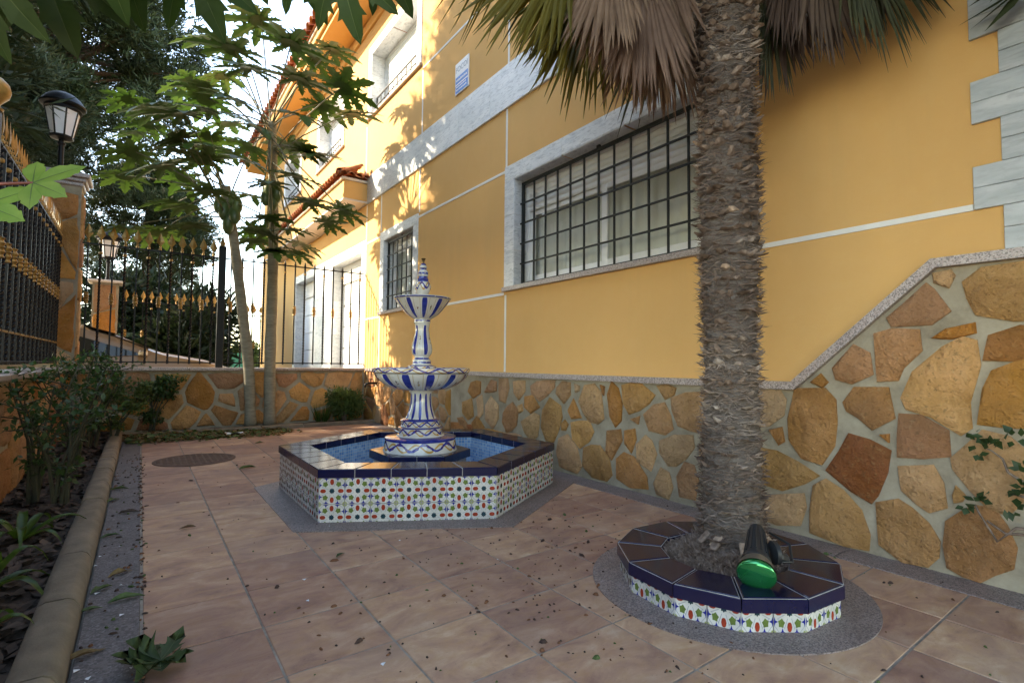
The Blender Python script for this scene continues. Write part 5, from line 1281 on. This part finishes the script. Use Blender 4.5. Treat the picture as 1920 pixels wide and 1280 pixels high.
def pine(label, x, y, z0, zc, cm, cc, s=1.0, rot=0.0, group='pine trees beyond the left wall'):
    t = thing('pine_tree', (x,y,z0), label, 'pine tree', group)
    ro = Matrix.Rotation(rot,4,'Z')
    put('crown', cm, t, mat=Matrix.Translation(Vector((x,y,zc))*T) @ ro @ Matrix.Scale(s,4))
    q = MB(); q.tube([(x,y,z0),(x+.2,y+.1,(z0+zc)/2),(x,y,zc),(x+.1,y,zc+5*s)], [.75*s,.6*s,.45*s,.12*s], 12)
    rr = random.Random(int(x*10)); 
    for c in cc[::4]:
        p = ro @ Vector(c)*s; zz = max(z0+2, zc+p.z-rr.uniform(.5,2.0)); zz = min(zz, zc+4.6*s); a = Vector((x,y,zz)); e = Vector((x,y,zc))+p*.92
        q.tube([a, a*.5+e*.5+Vector((0,0,-.25)), e], [.16*s,.10*s,.03*s], 5, cap=False)
    q.build('trunk', M['pinebark'], t, True)
    return t
pA = ony(120,90,58)
pine('large pine with dense crown behind the near lantern', pA[0], 58, -0.3, pA[2]+1.0, PCM, PCC, 1.75, .4)
pB = ony(0,230,50)
pine('darker pine left of the lantern beyond the gold tipped fence', pB[0]-2, 50, -0.3, pB[2]-1, PCM2, PCC2, 1.6, 2.0)
pC = ony(300,390,66)
pine('lower pine showing under the papaya leaves beyond the fence', pC[0]-1, 66, -0.3, pC[2]-2.5, PCM2, PCC2, 1.2, 4.0)
# pines of the same row further left, they keep the patio in shade
pine('pine left of the view shading the house wall', -11.5, 14.5, -0.3, 21.0, PCM, PCC, 1.5, 1.0)
pine('pine left of the view shading the patio', -12, 2.0, -0.3, 20.0, PCM, PCC, 1.5, 3.0)
pine('pine left of the view shading the fountain', -10.5, 9.5, -0.3, 10.5, PCM2, PCC2, 1.2, 5.0)
pine('pine left of the view shading the end wall', -11.5, 19.5, -0.3, 15.5, PCM2, PCC2, 1.25, 0.5)

pine('unseen pine added behind the view to darken the right wall', 8.5, -13.5, -0.3, 11.0, PCM2, PCC2, 1.3, 1.2)  # extra tree behind the camera, added to dim the right end of the wall
# dark cycad-like palms and shrubs behind the end fence
def leaf_cloud(name, c, rad, n, L, W, mat, parent=None, g=None, shell=.3):
    g = g or rng; d = runit(n, g); r = g.uniform(shell,1,(n,1))**.6; P = np.array(c)+d*r*np.array(rad); D = d+g.normal(0,.7,(n,3)); D /= np.linalg.norm(D,axis=1)[:,None]
    v, f = blades(P, D, runit(n,g), g.uniform(L*.6,L*1.2,n), g.uniform(W*.6,W*1.2,n)); return put(name, np_mesh(name, [(v,f,0)], mat), parent)
def shrub(label, x, y, z0, rad, n, L, W, mat, lobes=5, seed=0, cat='shrub', name='shrub'):
    g = np.random.default_rng(seed); t = thing(name, (x,y,z0), label, cat); parts = []
    for k in range(lobes):
        c = np.array([x,y,z0+rad[2]])+g.uniform(-.55,.55,3)*np.array(rad); m_ = n//lobes; d = runit(m_,g); r = g.uniform(.25,1,(m_,1))**.6; P = c+d*r*np.array(rad)*.6; P[:,2] = np.maximum(P[:,2], z0+.02)
        D = d+g.normal(0,.6,(m_,3)); D /= np.linalg.norm(D,axis=1)[:,None]; v, f = blades(P, D, runit(m_,g), g.uniform(L*.6,L*1.2,m_), g.uniform(W*.6,W*1.2,m_)); parts.append((v,f,0))
    put('foliage', np_mesh('foliage', parts, mat), t)
    q = MB()
    for k in range(lobes): q.tube([(x,y,z0-.05),(x+g.uniform(-.3,.3)*rad[0],y+g.uniform(-.3,.3)*rad[1],z0+rad[2]*g.uniform(.8,1.4))], [.06,.02], 5)
    q.build('stems', M['pinebark'], t); return t
s1 = ony(320,590,30); s2 = ony(375,560,33); s3 = ony(265,520,36)
shrub('dark dense evergreen behind the end fence right of the far pillar', s1[0], 30, -0.35, (2.6,2.2,3.3), 9000, .8, .10, M['darkleaf'], 9, 1, 'tree', 'evergreen_tree')
shrub('dark evergreen behind the black fence post', s2[0], 34, -0.35, (2.6,2.4,4.0), 8000, .8, .10, M['darkleaf'], 9, 2, 'tree', 'evergreen_tree')
shrub('tall dark evergreen rising between the lanterns', s3[0], 38, -0.35, (4.5,3,5.0), 9000, .8, .12, M['darkleaf'], 10, 3, 'tree', 'evergreen_tree')
s4 = ony(440,650,60); shrub('small sunlit round bush far behind the end fence', s4[0], 60, -0.4, (2.6,2.6,2.6), 5000, .5, .12, M['bushleaf'], 6, 4)
s5 = ony(475,655,70); shrub('low sunlit hedge between the papaya trunks in the distance', s5[0], 75, -0.4, (6,2,1.9), 5000, .5, .14, M['bushleaf'], 8, 6)
# arching fronds of a date palm in the dark trees
dp = thing('date_palm', (s3[0]+2,31.5,-.3), 'date palm with arching dark fronds behind the gold tipped fence', 'palm tree')
q = MB(); q.tube([(s3[0]+2,31.5,-.3),(s3[0]+2,31.5,3.2)], [.6,.5], 12); q.build('trunk', M['palmtrunk'], dp)
g5 = np.random.default_rng(5)
for k in range(18):
    a = k*2.4; el = g5.uniform(.3,1.2); P = []; D = []; h0 = np.array([s3[0]+2,31.5,3.2]); d = np.array([math.cos(a)*math.cos(el),math.sin(a)*math.cos(el),math.sin(el)]); L = 4.2
    pts = [h0+d*L*s+np.array([0,0,-1])*1.9*s*s for s in np.linspace(0,1,26)]
    for i in range(2,26):
        tg = pts[i]-pts[i-1]; tg /= np.linalg.norm(tg); sd_ = np.cross(tg,[0,0,1]); sd_ /= np.linalg.norm(sd_)+1e-6
        for sg in (-1,1): P.append(pts[i]); D.append(sd_*sg+tg*.7+np.array([0,0,.15]))
    P = np.array(P); D = np.array(D); D /= np.linalg.norm(D,axis=1)[:,None]; v, f = blades(P, D, runit(len(P)), np.full(len(P),.85), np.full(len(P),.05))
    put('frond', np_mesh('frond', [(v,f,0)], M['darkleaf']), dp)

# far pillar and lantern, far fence across the street
fp = ony(198,560,29.0)
t = thing('gate_pillar', (fp[0],29,-.35), 'distant stone pillar with pale cap behind the end fence', 'pillar')
ztop = ony(198,527,29)[2]
q = MB(); q.box((fp[0]-.55,28.5,-.35),(fp[0]+.55,29.5,ztop-.15)); pm = q.build('mortar', M['mortar'], t)
for i, pl2 in enumerate(rubble(fp[0]-.52, fp[0]+.52, -.3, ztop-.2, .85, 41, .06)): put('stone', stone_mesh(pl2, lambda a, c, d: (a, 28.5-d, c), .07, 800+i), pm)
q = MB(); q.box((fp[0]-.75,28.3,ztop-.15),(fp[0]+.75,29.7,ztop), 0, .03); q.build('cap_course', M['soffit'], t)
lantern(fp[0]+.05, 29, ztop, 'far lantern with white panes on the distant pillar', .92)
zf_ = ony(300,565,29)[2]
fence('far iron gate with gold spear tips in front of the dark trees', (fp[0]+.7,29.1), (fp[0]+6.2,29.1), 14, True, zb=zf_-4.45*.95-.1, knobz=zf_-1.9, lower=False, base=-.35, sc=.95)
fence('far black fence with gold spear tips between black post and papaya trunks', (fp[0]+6.5,29.1), (fp[0]+8.0,29.1), 4, True, zb=zf_-4.45*.95-.5, knobz=zf_-2.4, lower=False, base=-.35, sc=.95)
# low white building and green windbreak far off
M['greennet'] = simple('green_net', (0.06,0.42,0.30), 0.6, 0.15, 4); M['bwhite'] = simple('far_white_wall', (0.75,0.74,0.72), .8, .05, 2)
gn = ony(425,672,48); gt = thing('windbreak', (gn[0],48,-.4), 'green tarpaulin shelter behind the black fence post', 'shelter')
for k, (x0, x1, z1) in enumerate(((-2.2,-.2,3.3),(-.2,1.6,3.7))):
    q = MB(); q.add([(gn[0]+x0,48,-.4),(gn[0]+x1,48.4,-.4),(gn[0]+x1,48.4,z1),(gn[0]+x0,48,z1-.5),(gn[0]+x0,50,z1-.9),(gn[0]+x1,50.4,z1-.4)], [(0,1,2,3),(3,2,5,4)]); q.build('sheet', M['greennet'], gt)
for x0 in (-2.2,-.2,1.6):
    q = MB(); q.tube([(gn[0]+x0,48,-.4),(gn[0]+x0,48,3.6)], .06, 6); q.build('pole', M['iron'], gt)

# ------------------------------------------------------------------ parked car beyond the end wall
car = thing('parked_car', (-3.5,23.5,-.35), 'beige parked car with sloping windscreen behind the end wall', 'car')
M['carpaint'] = simple('beige_car_paint', (0.26,0.175,0.105), 0.35, 0.06, 3, metal=.2, coat=.3); M['carglass'] = Nt('car_glass').col((0.012,0.016,0.018)).rough(.05).set(Specular_IOR_Level=.35).mat
M['rubber'] = simple('tyre_rubber', (0.02,0.02,0.02), .8, .2, 20); M['rim'] = simple('alloy_rim', (0.5,0.5,0.52), .3, .1, 10, metal=.9); M['lens'] = simple('lamp_lens', (0.6,0.6,0.58), .1, .05, 5)
zb = -.02
side = [(-9.6,.75),(-9.7,1.7),(-9.4,2.5),(-8.6,2.95),(-7.4,3.75),(-6.2,4.25),(-4.2,4.42),(-2.4,4.28),(-1.0,3.85),(.35,3.22),(.75,3.08),(2.4,2.78),(3.3,2.45),(3.75,1.9),(3.8,1.1),(3.5,.75)]
q = MB(); ys = [(20.9,.90,.0),(21.05,.97,.0),(21.4,1.0,.0),(23.4,1.015,.0),(25.4,1.0,.0),(25.75,.97,.0),(25.9,.90,.0)]; v = []; n = len(side)
for y, k, _ in ys:
    for x, z in side:
        tum = .10*max(0,(z-2.7))*(1 if y < 23.4 else -1)*(0 if y == 23.4 else 1); v.append((-3+(x+3)*(.97+.03*k), y+tum*1.6, zb+z*k if z > 2 else zb+z))
f = [(a*n+i,(a+1)*n+i,(a+1)*n+(i+1)%n,a*n+(i+1)%n) for a in range(len(ys)-1) for i in range(n)]+[tuple(range(n)), tuple(range((len(ys)-1)*n,len(ys)*n))[::-1]]
q.add(v, f); q.build('body', M['carpaint'], car, 35)
def cz(x, y=21.0, e=0):
    for (xa,za),(xb,zc_) in zip(side[:-1], side[1:]):
        if xa <= x <= xb: return za+(zc_-za)*(x-xa)/(xb-xa)
# windscreen, side windows, rear window, wheels, lamps
def on_top(x, y): return (x, y, zb+cz(x)*1.004+.03)
q = MB(); q.add([on_top(-2.2,21.35),on_top(.2,21.15),on_top(.2,25.65),on_top(-2.2,25.45)], [(0,1,2,3)]); q.add([on_top(-2.2,21.35),on_top(-1.0,21.25),on_top(-1.0,25.5),on_top(-2.2,25.45)], [(0,1,2,3)]); q.build('windscreen', M['carglass'], car)
for pts in ([(-2.3,4.05),(.05,3.2),(-2.5,3.05),(-2.75,4.1)],[(-2.95,4.12),(-2.75,3.05),(-5.2,3.05),(-5.2,4.22)],[(-5.4,4.2),(-5.4,3.05),(-7.6,3.1),(-6.4,4.0)]):
    for yy, sg in ((20.86,1),(25.94,-1)):
        q = MB(); q.add([(x,yy+sg*(.10*max(0,z-2.7))*1.6,zb+z*.93) for x,z in pts], [(0,1,2,3)]); q.build('side_window', M['carglass'], car)
q = MB(); q.add([on_top(-8.4,21.4),on_top(-6.5,21.5),on_top(-6.5,25.3),on_top(-8.4,25.4)], [(0,1,2,3)]); q.build('rear_window', M['carglass'], car)
for x in (-7.3,1.6):
    for y in (21.1,25.7):
        q = MB(); q.tube([(x,y-.32,zb+.95),(x,y+.32,zb+.95)], .95, 24); w = q.build('wheel', M['rubber'], car); q = MB(); q.tube([(x,y-.34,zb+.95),(x,y+.34,zb+.95)], .6, 16); q.build('rim', M['rim'], w)
for y in (21.4,25.0):
    q = MB(); q.box((3.2,y,zb+1.9),(3.72,y+.8,zb+2.3), 0, .1); q.build('headlight', M['lens'], car)
for y in (20.75,25.95):
    q = MB(); q.box((-.2,y-.15,zb+2.9),(.15,y+.2,zb+3.2), 0, .08); q.build('wing_mirror', M['carpaint'], car)

# ================================================================== PLANTS IN THE BEDS
M['cane'] = simple('rose_cane', (0.035,0.036,0.02), .7, .4, 20)
def rose(label, x, y, z0, h, n, seed, spread=.8, mat=None, canes=6):
    g = np.random.default_rng(seed); t = thing('rose_bush', (x,y,z0), label, 'rose bush', 'rose bushes in the left bed'); q = MB(); P = []; D = []
    for c in range(canes):
        a = g.uniform(0,2*math.pi); tip = np.array([x+math.cos(a)*spread*g.uniform(.3,1),y+math.sin(a)*spread*g.uniform(.3,1.0),z0+h*g.uniform(.65,1.05)]); b0 = np.array([x,y,z0-.05])+g.normal(0,.06,3)*[1,1,0]
        md = b0*.55+tip*.45; md[:2] = md[:2]*.5+b0[:2]*.5; pts = [b0+(md-b0)*s if s < 1 else md for s in (0,.5,1)]+[tip]; q.tube([tuple(p) for p in pts], [.035,.03,.024,.01], 5)
        for tw in range(5):
            s = g.uniform(.3,1.0); p0 = md+(tip-md)*s if s > .45 else b0+(md-b0)*min(1,s*2); e = p0+np.array([g.normal(0,.35),g.normal(0,.35),g.uniform(.0,.4)])*spread; q.tube([tuple(p0),tuple(e)], [.014,.006], 4, cap=False)
            m_ = n//(canes*5); s_ = g.uniform(.15,1.1,(m_,1)); P.append(p0+(e-p0)*s_+g.normal(0,.07,(m_,3))); D.append(runit(m_,g)+np.array([0,0,.2]))
    q.build('canes', M['cane'], t); P = np.concatenate(P); D = np.concatenate(D); D /= np.linalg.norm(D,axis=1)[:,None]
    U = runit(len(P),g)*.6+np.array([0,0,1]); v, f = blades(P, D, U, g.uniform(.10,.17,len(P)), g.uniform(.03,.05,len(P)))
    put('foliage', np_mesh('foliage', [(v,f,0)], mat or M['rose']), t); return t
rose('tall leggy rose bush against the left wall', *onz(62,940,.1)[:2], .1, 2.5, 380, 61, .7)
rose('rose bush with thin canes beside the first one, nearer the kerb', *onz(110,955,.1)[:2], .1, 2.4, 400, 62, .7)
rose('dense dark rose bush in front of the lantern pillar', -1.35, 9.6, .1, 2.7, 520, 63, .9)
rose('rose bush at the corner of the two garden walls', -1.2, 13.0, .1, 2.8, 1000, 64, 1.1)
rose('low leafy rose bush overhanging the far end of the kerb', -.75, 14.3, .1, 1.7, 1500, 65, 1.0, M['bushleaf'])
rose('rose bush against the end wall left of the papaya trunks', .3, 16.3, .05, 2.1, 1500, 66, .8)
shrub('round green bush with fine leaves in the end bed by the house corner', 7.35, 16.15, .05, (.85,.5,.78), 5200, .16, .03, M['bushleaf'], 10, 7, 'shrub', 'bush')
gr = thing('grass_tuft', (6.35,16.1,.05), 'tuft of upright grass blades left of the round green bush', 'grass tuft')
g6 = np.random.default_rng(6); n = 130; a = g6.uniform(0,6.28,n); P = np.stack([6.35+.16*np.cos(a),16.1+.1*np.sin(a),np.full(n,.03)],1); D = np.stack([np.cos(a)*.3,np.sin(a)*.3,np.ones(n)],1)+g6.normal(0,.1,(n,3)); D /= np.linalg.norm(D,axis=1)[:,None]
v, f = blades(P, D, runit(n), g6.uniform(.5,1.0,n), g6.uniform(.012,.02,n)); put('blades', np_mesh('blades', [(v,f,0)], M['lily']), gr)
def strap(label, x, y, z0, n, L, seed, w=.05):
    g = random.Random(seed); t = thing('strap_leaf_plant', (x,y,z0), label, 'lily plant', 'strap leaved plants in the left bed')
    for k in range(n):
        a = 2*math.pi*k/n+g.gauss(0,.3); l = L*g.uniform(.7,1.15); up = g.uniform(.6,1.3); q = MB(); v = []
        for i in range(9):
            s = i/8; r = l*s*math.cos(up)*1.2; h = l*(s*math.sin(up)-.75*s*s*s); ww = w*(1-s**2.2)*(.6+.8*min(1,s*3)); c = Vector((x+r*math.cos(a),y+r*math.sin(a),z0+h)); sd_ = Vector((-math.sin(a),math.cos(a),0))*ww
            v += [c-sd_, c-Vector((0,0,ww*.5)), c+sd_]
        q.add(v, [f_ for i in range(8) for f_ in ((3*i,3*i+1,3*i+4,3*i+3),(3*i+1,3*i+2,3*i+5,3*i+4))]); q.build('leaf', M['lily'], t, True)
strap('light green strap leaved lily in the left bed', *onz(38,1015,.12)[:2], .12, 9, 1.0, 1)
strap('strap leaved lily arching over the kerb in the near left corner', *onz(-45,1130,.12)[:2], .12, 8, 1.15, 2)
strap('strap leaved lily at the lower left edge', *onz(-70,1230,.12)[:2], .12, 7, .9, 3)
# broad wilted leaf lying in the bed
# vine on the stone base at the right edge
vr = thing('creeper', (WX-.3,-5.35,.6), 'small bare-stemmed creeper with few leaves on the stone base at right', 'creeper')
def pw(px, py, off=.28): return tuple(onx(px, py, WX-off))
q = MB()
for pts in ([(1990,1000),(1905,990),(1870,1015),(1835,960),(1828,945)],[(1990,1000),(1930,1003),(1885,1000),(1850,975)],[(1985,930),(1912,900),(1890,885),(1880,860),(1860,845),(1845,838)],[(1985,930),(1930,935),(1900,925)],[(1985,1100),(1990,1000),(1985,930)]):
    q.tube([pw(*p) for p in pts], [.022,.019,.016,.013,.010,.008][:len(pts)], 5)
q.build('stems', M['palmscale'], vr, True)
g7 = np.random.default_rng(8); P = []
for px, py, n in [(1835,820,5),(1850,830,7),(1875,828,6),(1900,818,5),(1832,845,4),(1918,915,8),(1900,925,5),(1815,945,5),(1835,938,7),(1848,925,4),(1905,955,4),(1918,880,4)]:
    for k in range(n): P.append(np.array(pw(px+g7.normal(0,7), py+g7.normal(0,5), .34+g7.uniform(-.05,.08))))
P = np.array(P); n = len(P); D = runit(n,g7)+np.array([-.3,0,-.2]); D /= np.linalg.norm(D,axis=1)[:,None]; v, f = blades(P, D, np.tile([-1.,0,.5],(n,1))+runit(n,g7)*.4, g7.uniform(.09,.15,n), g7.uniform(.03,.05,n)); put('leaves', np_mesh('leaves', [(v,f,0)], M['rose']), vr)

# ================================================================== SMALL THINGS ON THE GROUND
# manhole cover
mc = onz(364,861,0); mh = thing('manhole_cover', (1.2,9.75,.0), 'round rusty brown manhole cover in the tiles near the far kerb', 'manhole cover')
M['rust'] = simple('rusty_iron', (0.12,0.07,0.05), .85, .4, 14, .4)
put('lid', MB().lathe([(.98,0),(.98,.012),(.95,.02),(0.001,.02)], (0,0,0), 48, cap=False).mesh('lid', M['rust']), mh, loc=(1.2,9.75,.004))
q = MB()
for i in range(-6,7):
    for k in range(-6,7):
        x, y = i*.14, k*.14
        if math.hypot(x,y) < .86: q.box((1.2+x-.045,9.75+y-.02,.02),(1.2+x+.045,9.75+y+.02,.03))
tag(q.build('tread', M['rust'], mh), kind='stuff')
# bark chips and dry leaves in the left bed
n = 5200; g8 = np.random.default_rng(9); X = g8.uniform(XL+.02,-.95,n); Y = g8.uniform(-4,16.5,n)
Z = np.array([.07+.16*mnoise.fractal((x*1.3,y*1.3,.06),.9,2.0,4) for x, y in zip(X,Y)]); D = runit(n,g8); D[:,2] *= .35; U = runit(n,g8)*.5+np.array([0,0,1]); v, f = blades(np.stack([X,Y,Z],1), D, U, g8.uniform(.10,.30,n), g8.uniform(.03,.10,n))
o = put('bark_mulch', np_mesh('bark_mulch', [(v,f[:len(f)],0)], M['bark'])); tag(o, 'dark bark chips and dead leaves covering the left planting bed', 'mulch', kind='stuff')
# heap of swept leaves along the end kerb
n = 5200; s_ = g8.uniform(0,1,n)**1.3; X = -.1+s_*4.6+g8.normal(0,.2,n); Y = 14.75+g8.normal(0,.42,n)-.1*s_; X = np.maximum(X,-.4); Z = np.abs(g8.normal(0,.07,n))*(1.2-s_)+.01; D = runit(n,g8); D[:,2] *= .35; U = runit(n,g8)*.7+np.array([0,0,1])
v, f = blades(np.stack([X,Y,Z],1), D, U, g8.uniform(.10,.28,n), g8.uniform(.03,.09,n)); h = len(f)//2; mi = (g8.random(n) < .5).astype(int)
o = put('leaf_heap', np_mesh('leaf_heap', [(v,f[np.concatenate([mi,mi])==0],0),(v,f[np.concatenate([mi,mi])==1],1)], [M['deadleaf'],M['wiltleaf']])); tag(o, 'swept heap of fallen leaves along the kerb of the end bed', 'leaves', kind='stuff')
# fallen berries, husks and crumbs on the tiles
q = MB(); rr = random.Random(12)
def crumb(x, y, s):
    a = rr.uniform(0,6.28); e = rr.uniform(1.0,2.4); k = 6; ca, sa = math.cos(a), math.sin(a); v = []
    for i in range(k):
        t_ = 2*math.pi*i/k; r = s*rr.uniform(.7,1.2); v.append((x+ca*r*e*math.cos(t_)-sa*r*math.sin(t_), y+sa*r*e*math.cos(t_)+ca*r*math.sin(t_), .005))
    v += [(x+(p[0]-x)*.55, y+(p[1]-y)*.55, .005+s*.9) for p in v[:k]]
    mi = rr.choice((0,0,0,1,1,2)); q.add(v, [(i,(i+1)%k,k+(i+1)%k,k+i) for i in range(k)]+[tuple(range(k,2*k))], mi)
def blocked(x, y): return math.hypot(x-QC[0],y-QC[1]) < 1.36 or (math.hypot(x-PC[0],y-PC[1]) < 3.05)
n = 0
while n < 620:
    if rr.random() < .6: x, y = rr.gauss(4.6,1.7), rr.gauss(-2.0,1.8)
    else: x, y = rr.uniform(.02,8.2), rr.uniform(-5.5,13)
    if blocked(x,y) or not (0 < x < 8.5 and -7 < y < 14): continue
    crumb(x, y, rr.choice((.006,.008,.010,.012,.015)) if rr.random() < .92 else rr.uniform(.02,.032)); n += 1
for k in range(150):                                   # along the joint beside the concrete strip
    crumb(rr.gauss(-.005,.03), rr.uniform(-1.5,11), rr.uniform(.008,.02))
for k in range(120): crumb(rr.uniform(-.5,0), rr.uniform(-1.5,12), rr.uniform(.008,.022))
o = q.build('floor_litter', [simple('berry_dark', (0.045,0.022,0.016), .8, .4, 40), simple('husk_brown', (0.14,0.055,0.025), .8, .4, 40), M['wiltleaf']]); tag(o, 'dark fallen berries and husks scattered over the terracotta tiles', 'litter', kind='stuff')
# single fallen leaves
def curled(name, px, py, s, mat, label, group=None, lobes=0, rot=0.0, z=.012):
    c = onz(px, py, z); q = MB(); rr = random.Random(px*7+py)
    if lobes:
        for k in range(lobes): lobe_strip(q, R(-140+280*k/(lobes-1)), 1.0*rr.uniform(.55,1), (.4,.6), 0, -rr.uniform(-.1,.75), rr.uniform(.3,1.3), 1.0, True, px+k, .2, .36)
    else:
        v = []
        for i in range(7):
            t_ = i/6; w = .30*math.sin(math.pi*min(1,t_*1.02+.02))**.8; cz_ = .18*math.sin(math.pi*t_*rr.uniform(.9,1.3)); v += [(t_*2-1,-w,cz_+rr.uniform(.1,.3)*w*2),(t_*2-1+.03,0,cz_*.4),(t_*2-1,w,cz_+rr.uniform(.1,.5)*w*2)]
        q.add(v, [f_ for i in range(6) for f_ in ((3*i,3*i+1,3*i+4,3*i+3),(3*i+1,3*i+2,3*i+5,3*i+4))])
    me = q.mesh(name, [mat, M['vein']] if lobes else mat, smooth=True); o = put(name, me, mat=Matrix.Translation(Vector(c)*T) @ Matrix.Rotation(rot,4,'Z') @ Matrix.Scale(s,4)); return tag(o, label, 'leaf', group)
M['papayafallen'] = mk_leaf('papaya_fallen', (0.03,0.06,0.02), (0.06,0.10,0.03), .2, .6)
lf2 = curled('fallen_leaf', 300, 1238, .42, M['papayafallen'], 'large dark crumpled papaya leaf at the bottom left of the tiles', None, 9, R(200), .06)
G = 'small fallen leaves on the grey strip and tiles'
for px, py, s, rot, lab, mt in [(237,1122,.17,.1,'longest pale green curled leaf on the grey strip',M['wiltleaf']),(190,1105,.13,.7,'small green leaf against the kerb nearest the large crumpled leaf',M['wiltleaf']),(170,1143,.10,.2,'yellow green leaf scrap at the foot of the near kerb',M['wiltleaf']),
    (205,1005,.13,.4,'dark green leaf on the grey strip touching the kerb',M['papayafallen']),(212,938,.15,.9,'green leaf standing curled by the kerb above the brown leaf',M['wiltleaf']),(222,917,.18,.1,'yellow green leaf on the grey strip far up the kerb',M['wiltleaf']),
    (242,960,.16,0,'flat dark brown leaf on the grey strip',M['bark']),(225,1075,.14,.5,'withered leaf on the grey strip left of the tile joint',M['deadleaf']),(464,877,.22,.3,'pale leaf on the tiles between manhole cover and pool',M['wiltleaf']),(638,1040,.09,.6,'single small green leaf on the tiles in front of the pool',M['rose']),
    (352,989,.12,0,'yellow leaf scrap on the second row of tiles from the strip',M['deadleaf']),(487,830,.16,.2,'small leaf on the far tiles between manhole cover and papaya trunks',M['wiltleaf']),(160,1228,.16,.3,'pale dry leaf at the lower end of the grey strip',M['deadleaf'])]:
    curled('fallen_leaf', px, py, s, mt, lab, G, 0, rot)
pc = onz(430,813,.03); q = MB(); q.add([(-.18,-.10,.02),(0,-.12,.09),(.2,-.07,.03),(.19,.1,.07),(.02,.12,.02),(-.2,.08,.08),(0,0,.05)], [(0,1,6),(1,2,6),(2,3,6),(3,4,6),(4,5,6),(5,0,6)])
M['paper'] = simple('white_paper', (0.75,0.77,0.8), .8, .03, 5); o = q.build('paper_scrap', M['paper'], loc=(pc[0]+.1,pc[1]-.5,.03)); o.scale = (1.5,1.5,1.5); tag(o, 'crumpled white paper scrap on the tiles by the leaf heap', 'paper')
# white petals
q = MB(); rr = random.Random(44)
for k in range(16):
    x, y = (rr.uniform(-.5,.0), rr.uniform(-1.3,3)) if k % 3 else (rr.uniform(0,4), rr.uniform(-2.5,2)); s = rr.uniform(.012,.03); a = rr.uniform(0,6)
    if blocked(x,y): continue
    q.add([(x+s*math.cos(a),y+s*math.sin(a),.008),(x+s*math.cos(a+1.8),y+s*math.sin(a+1.8),.02),(x+s*math.cos(a+3.4),y+s*math.sin(a+3.4),.01),(x+s*math.cos(a+5),y+s*math.sin(a+5),.018)], [(0,1,2,3)])
o = q.build('white_petals', M['paper']); tag(o, 'tiny white petals scattered on the grey strip and near tiles', 'petals', kind='stuff')
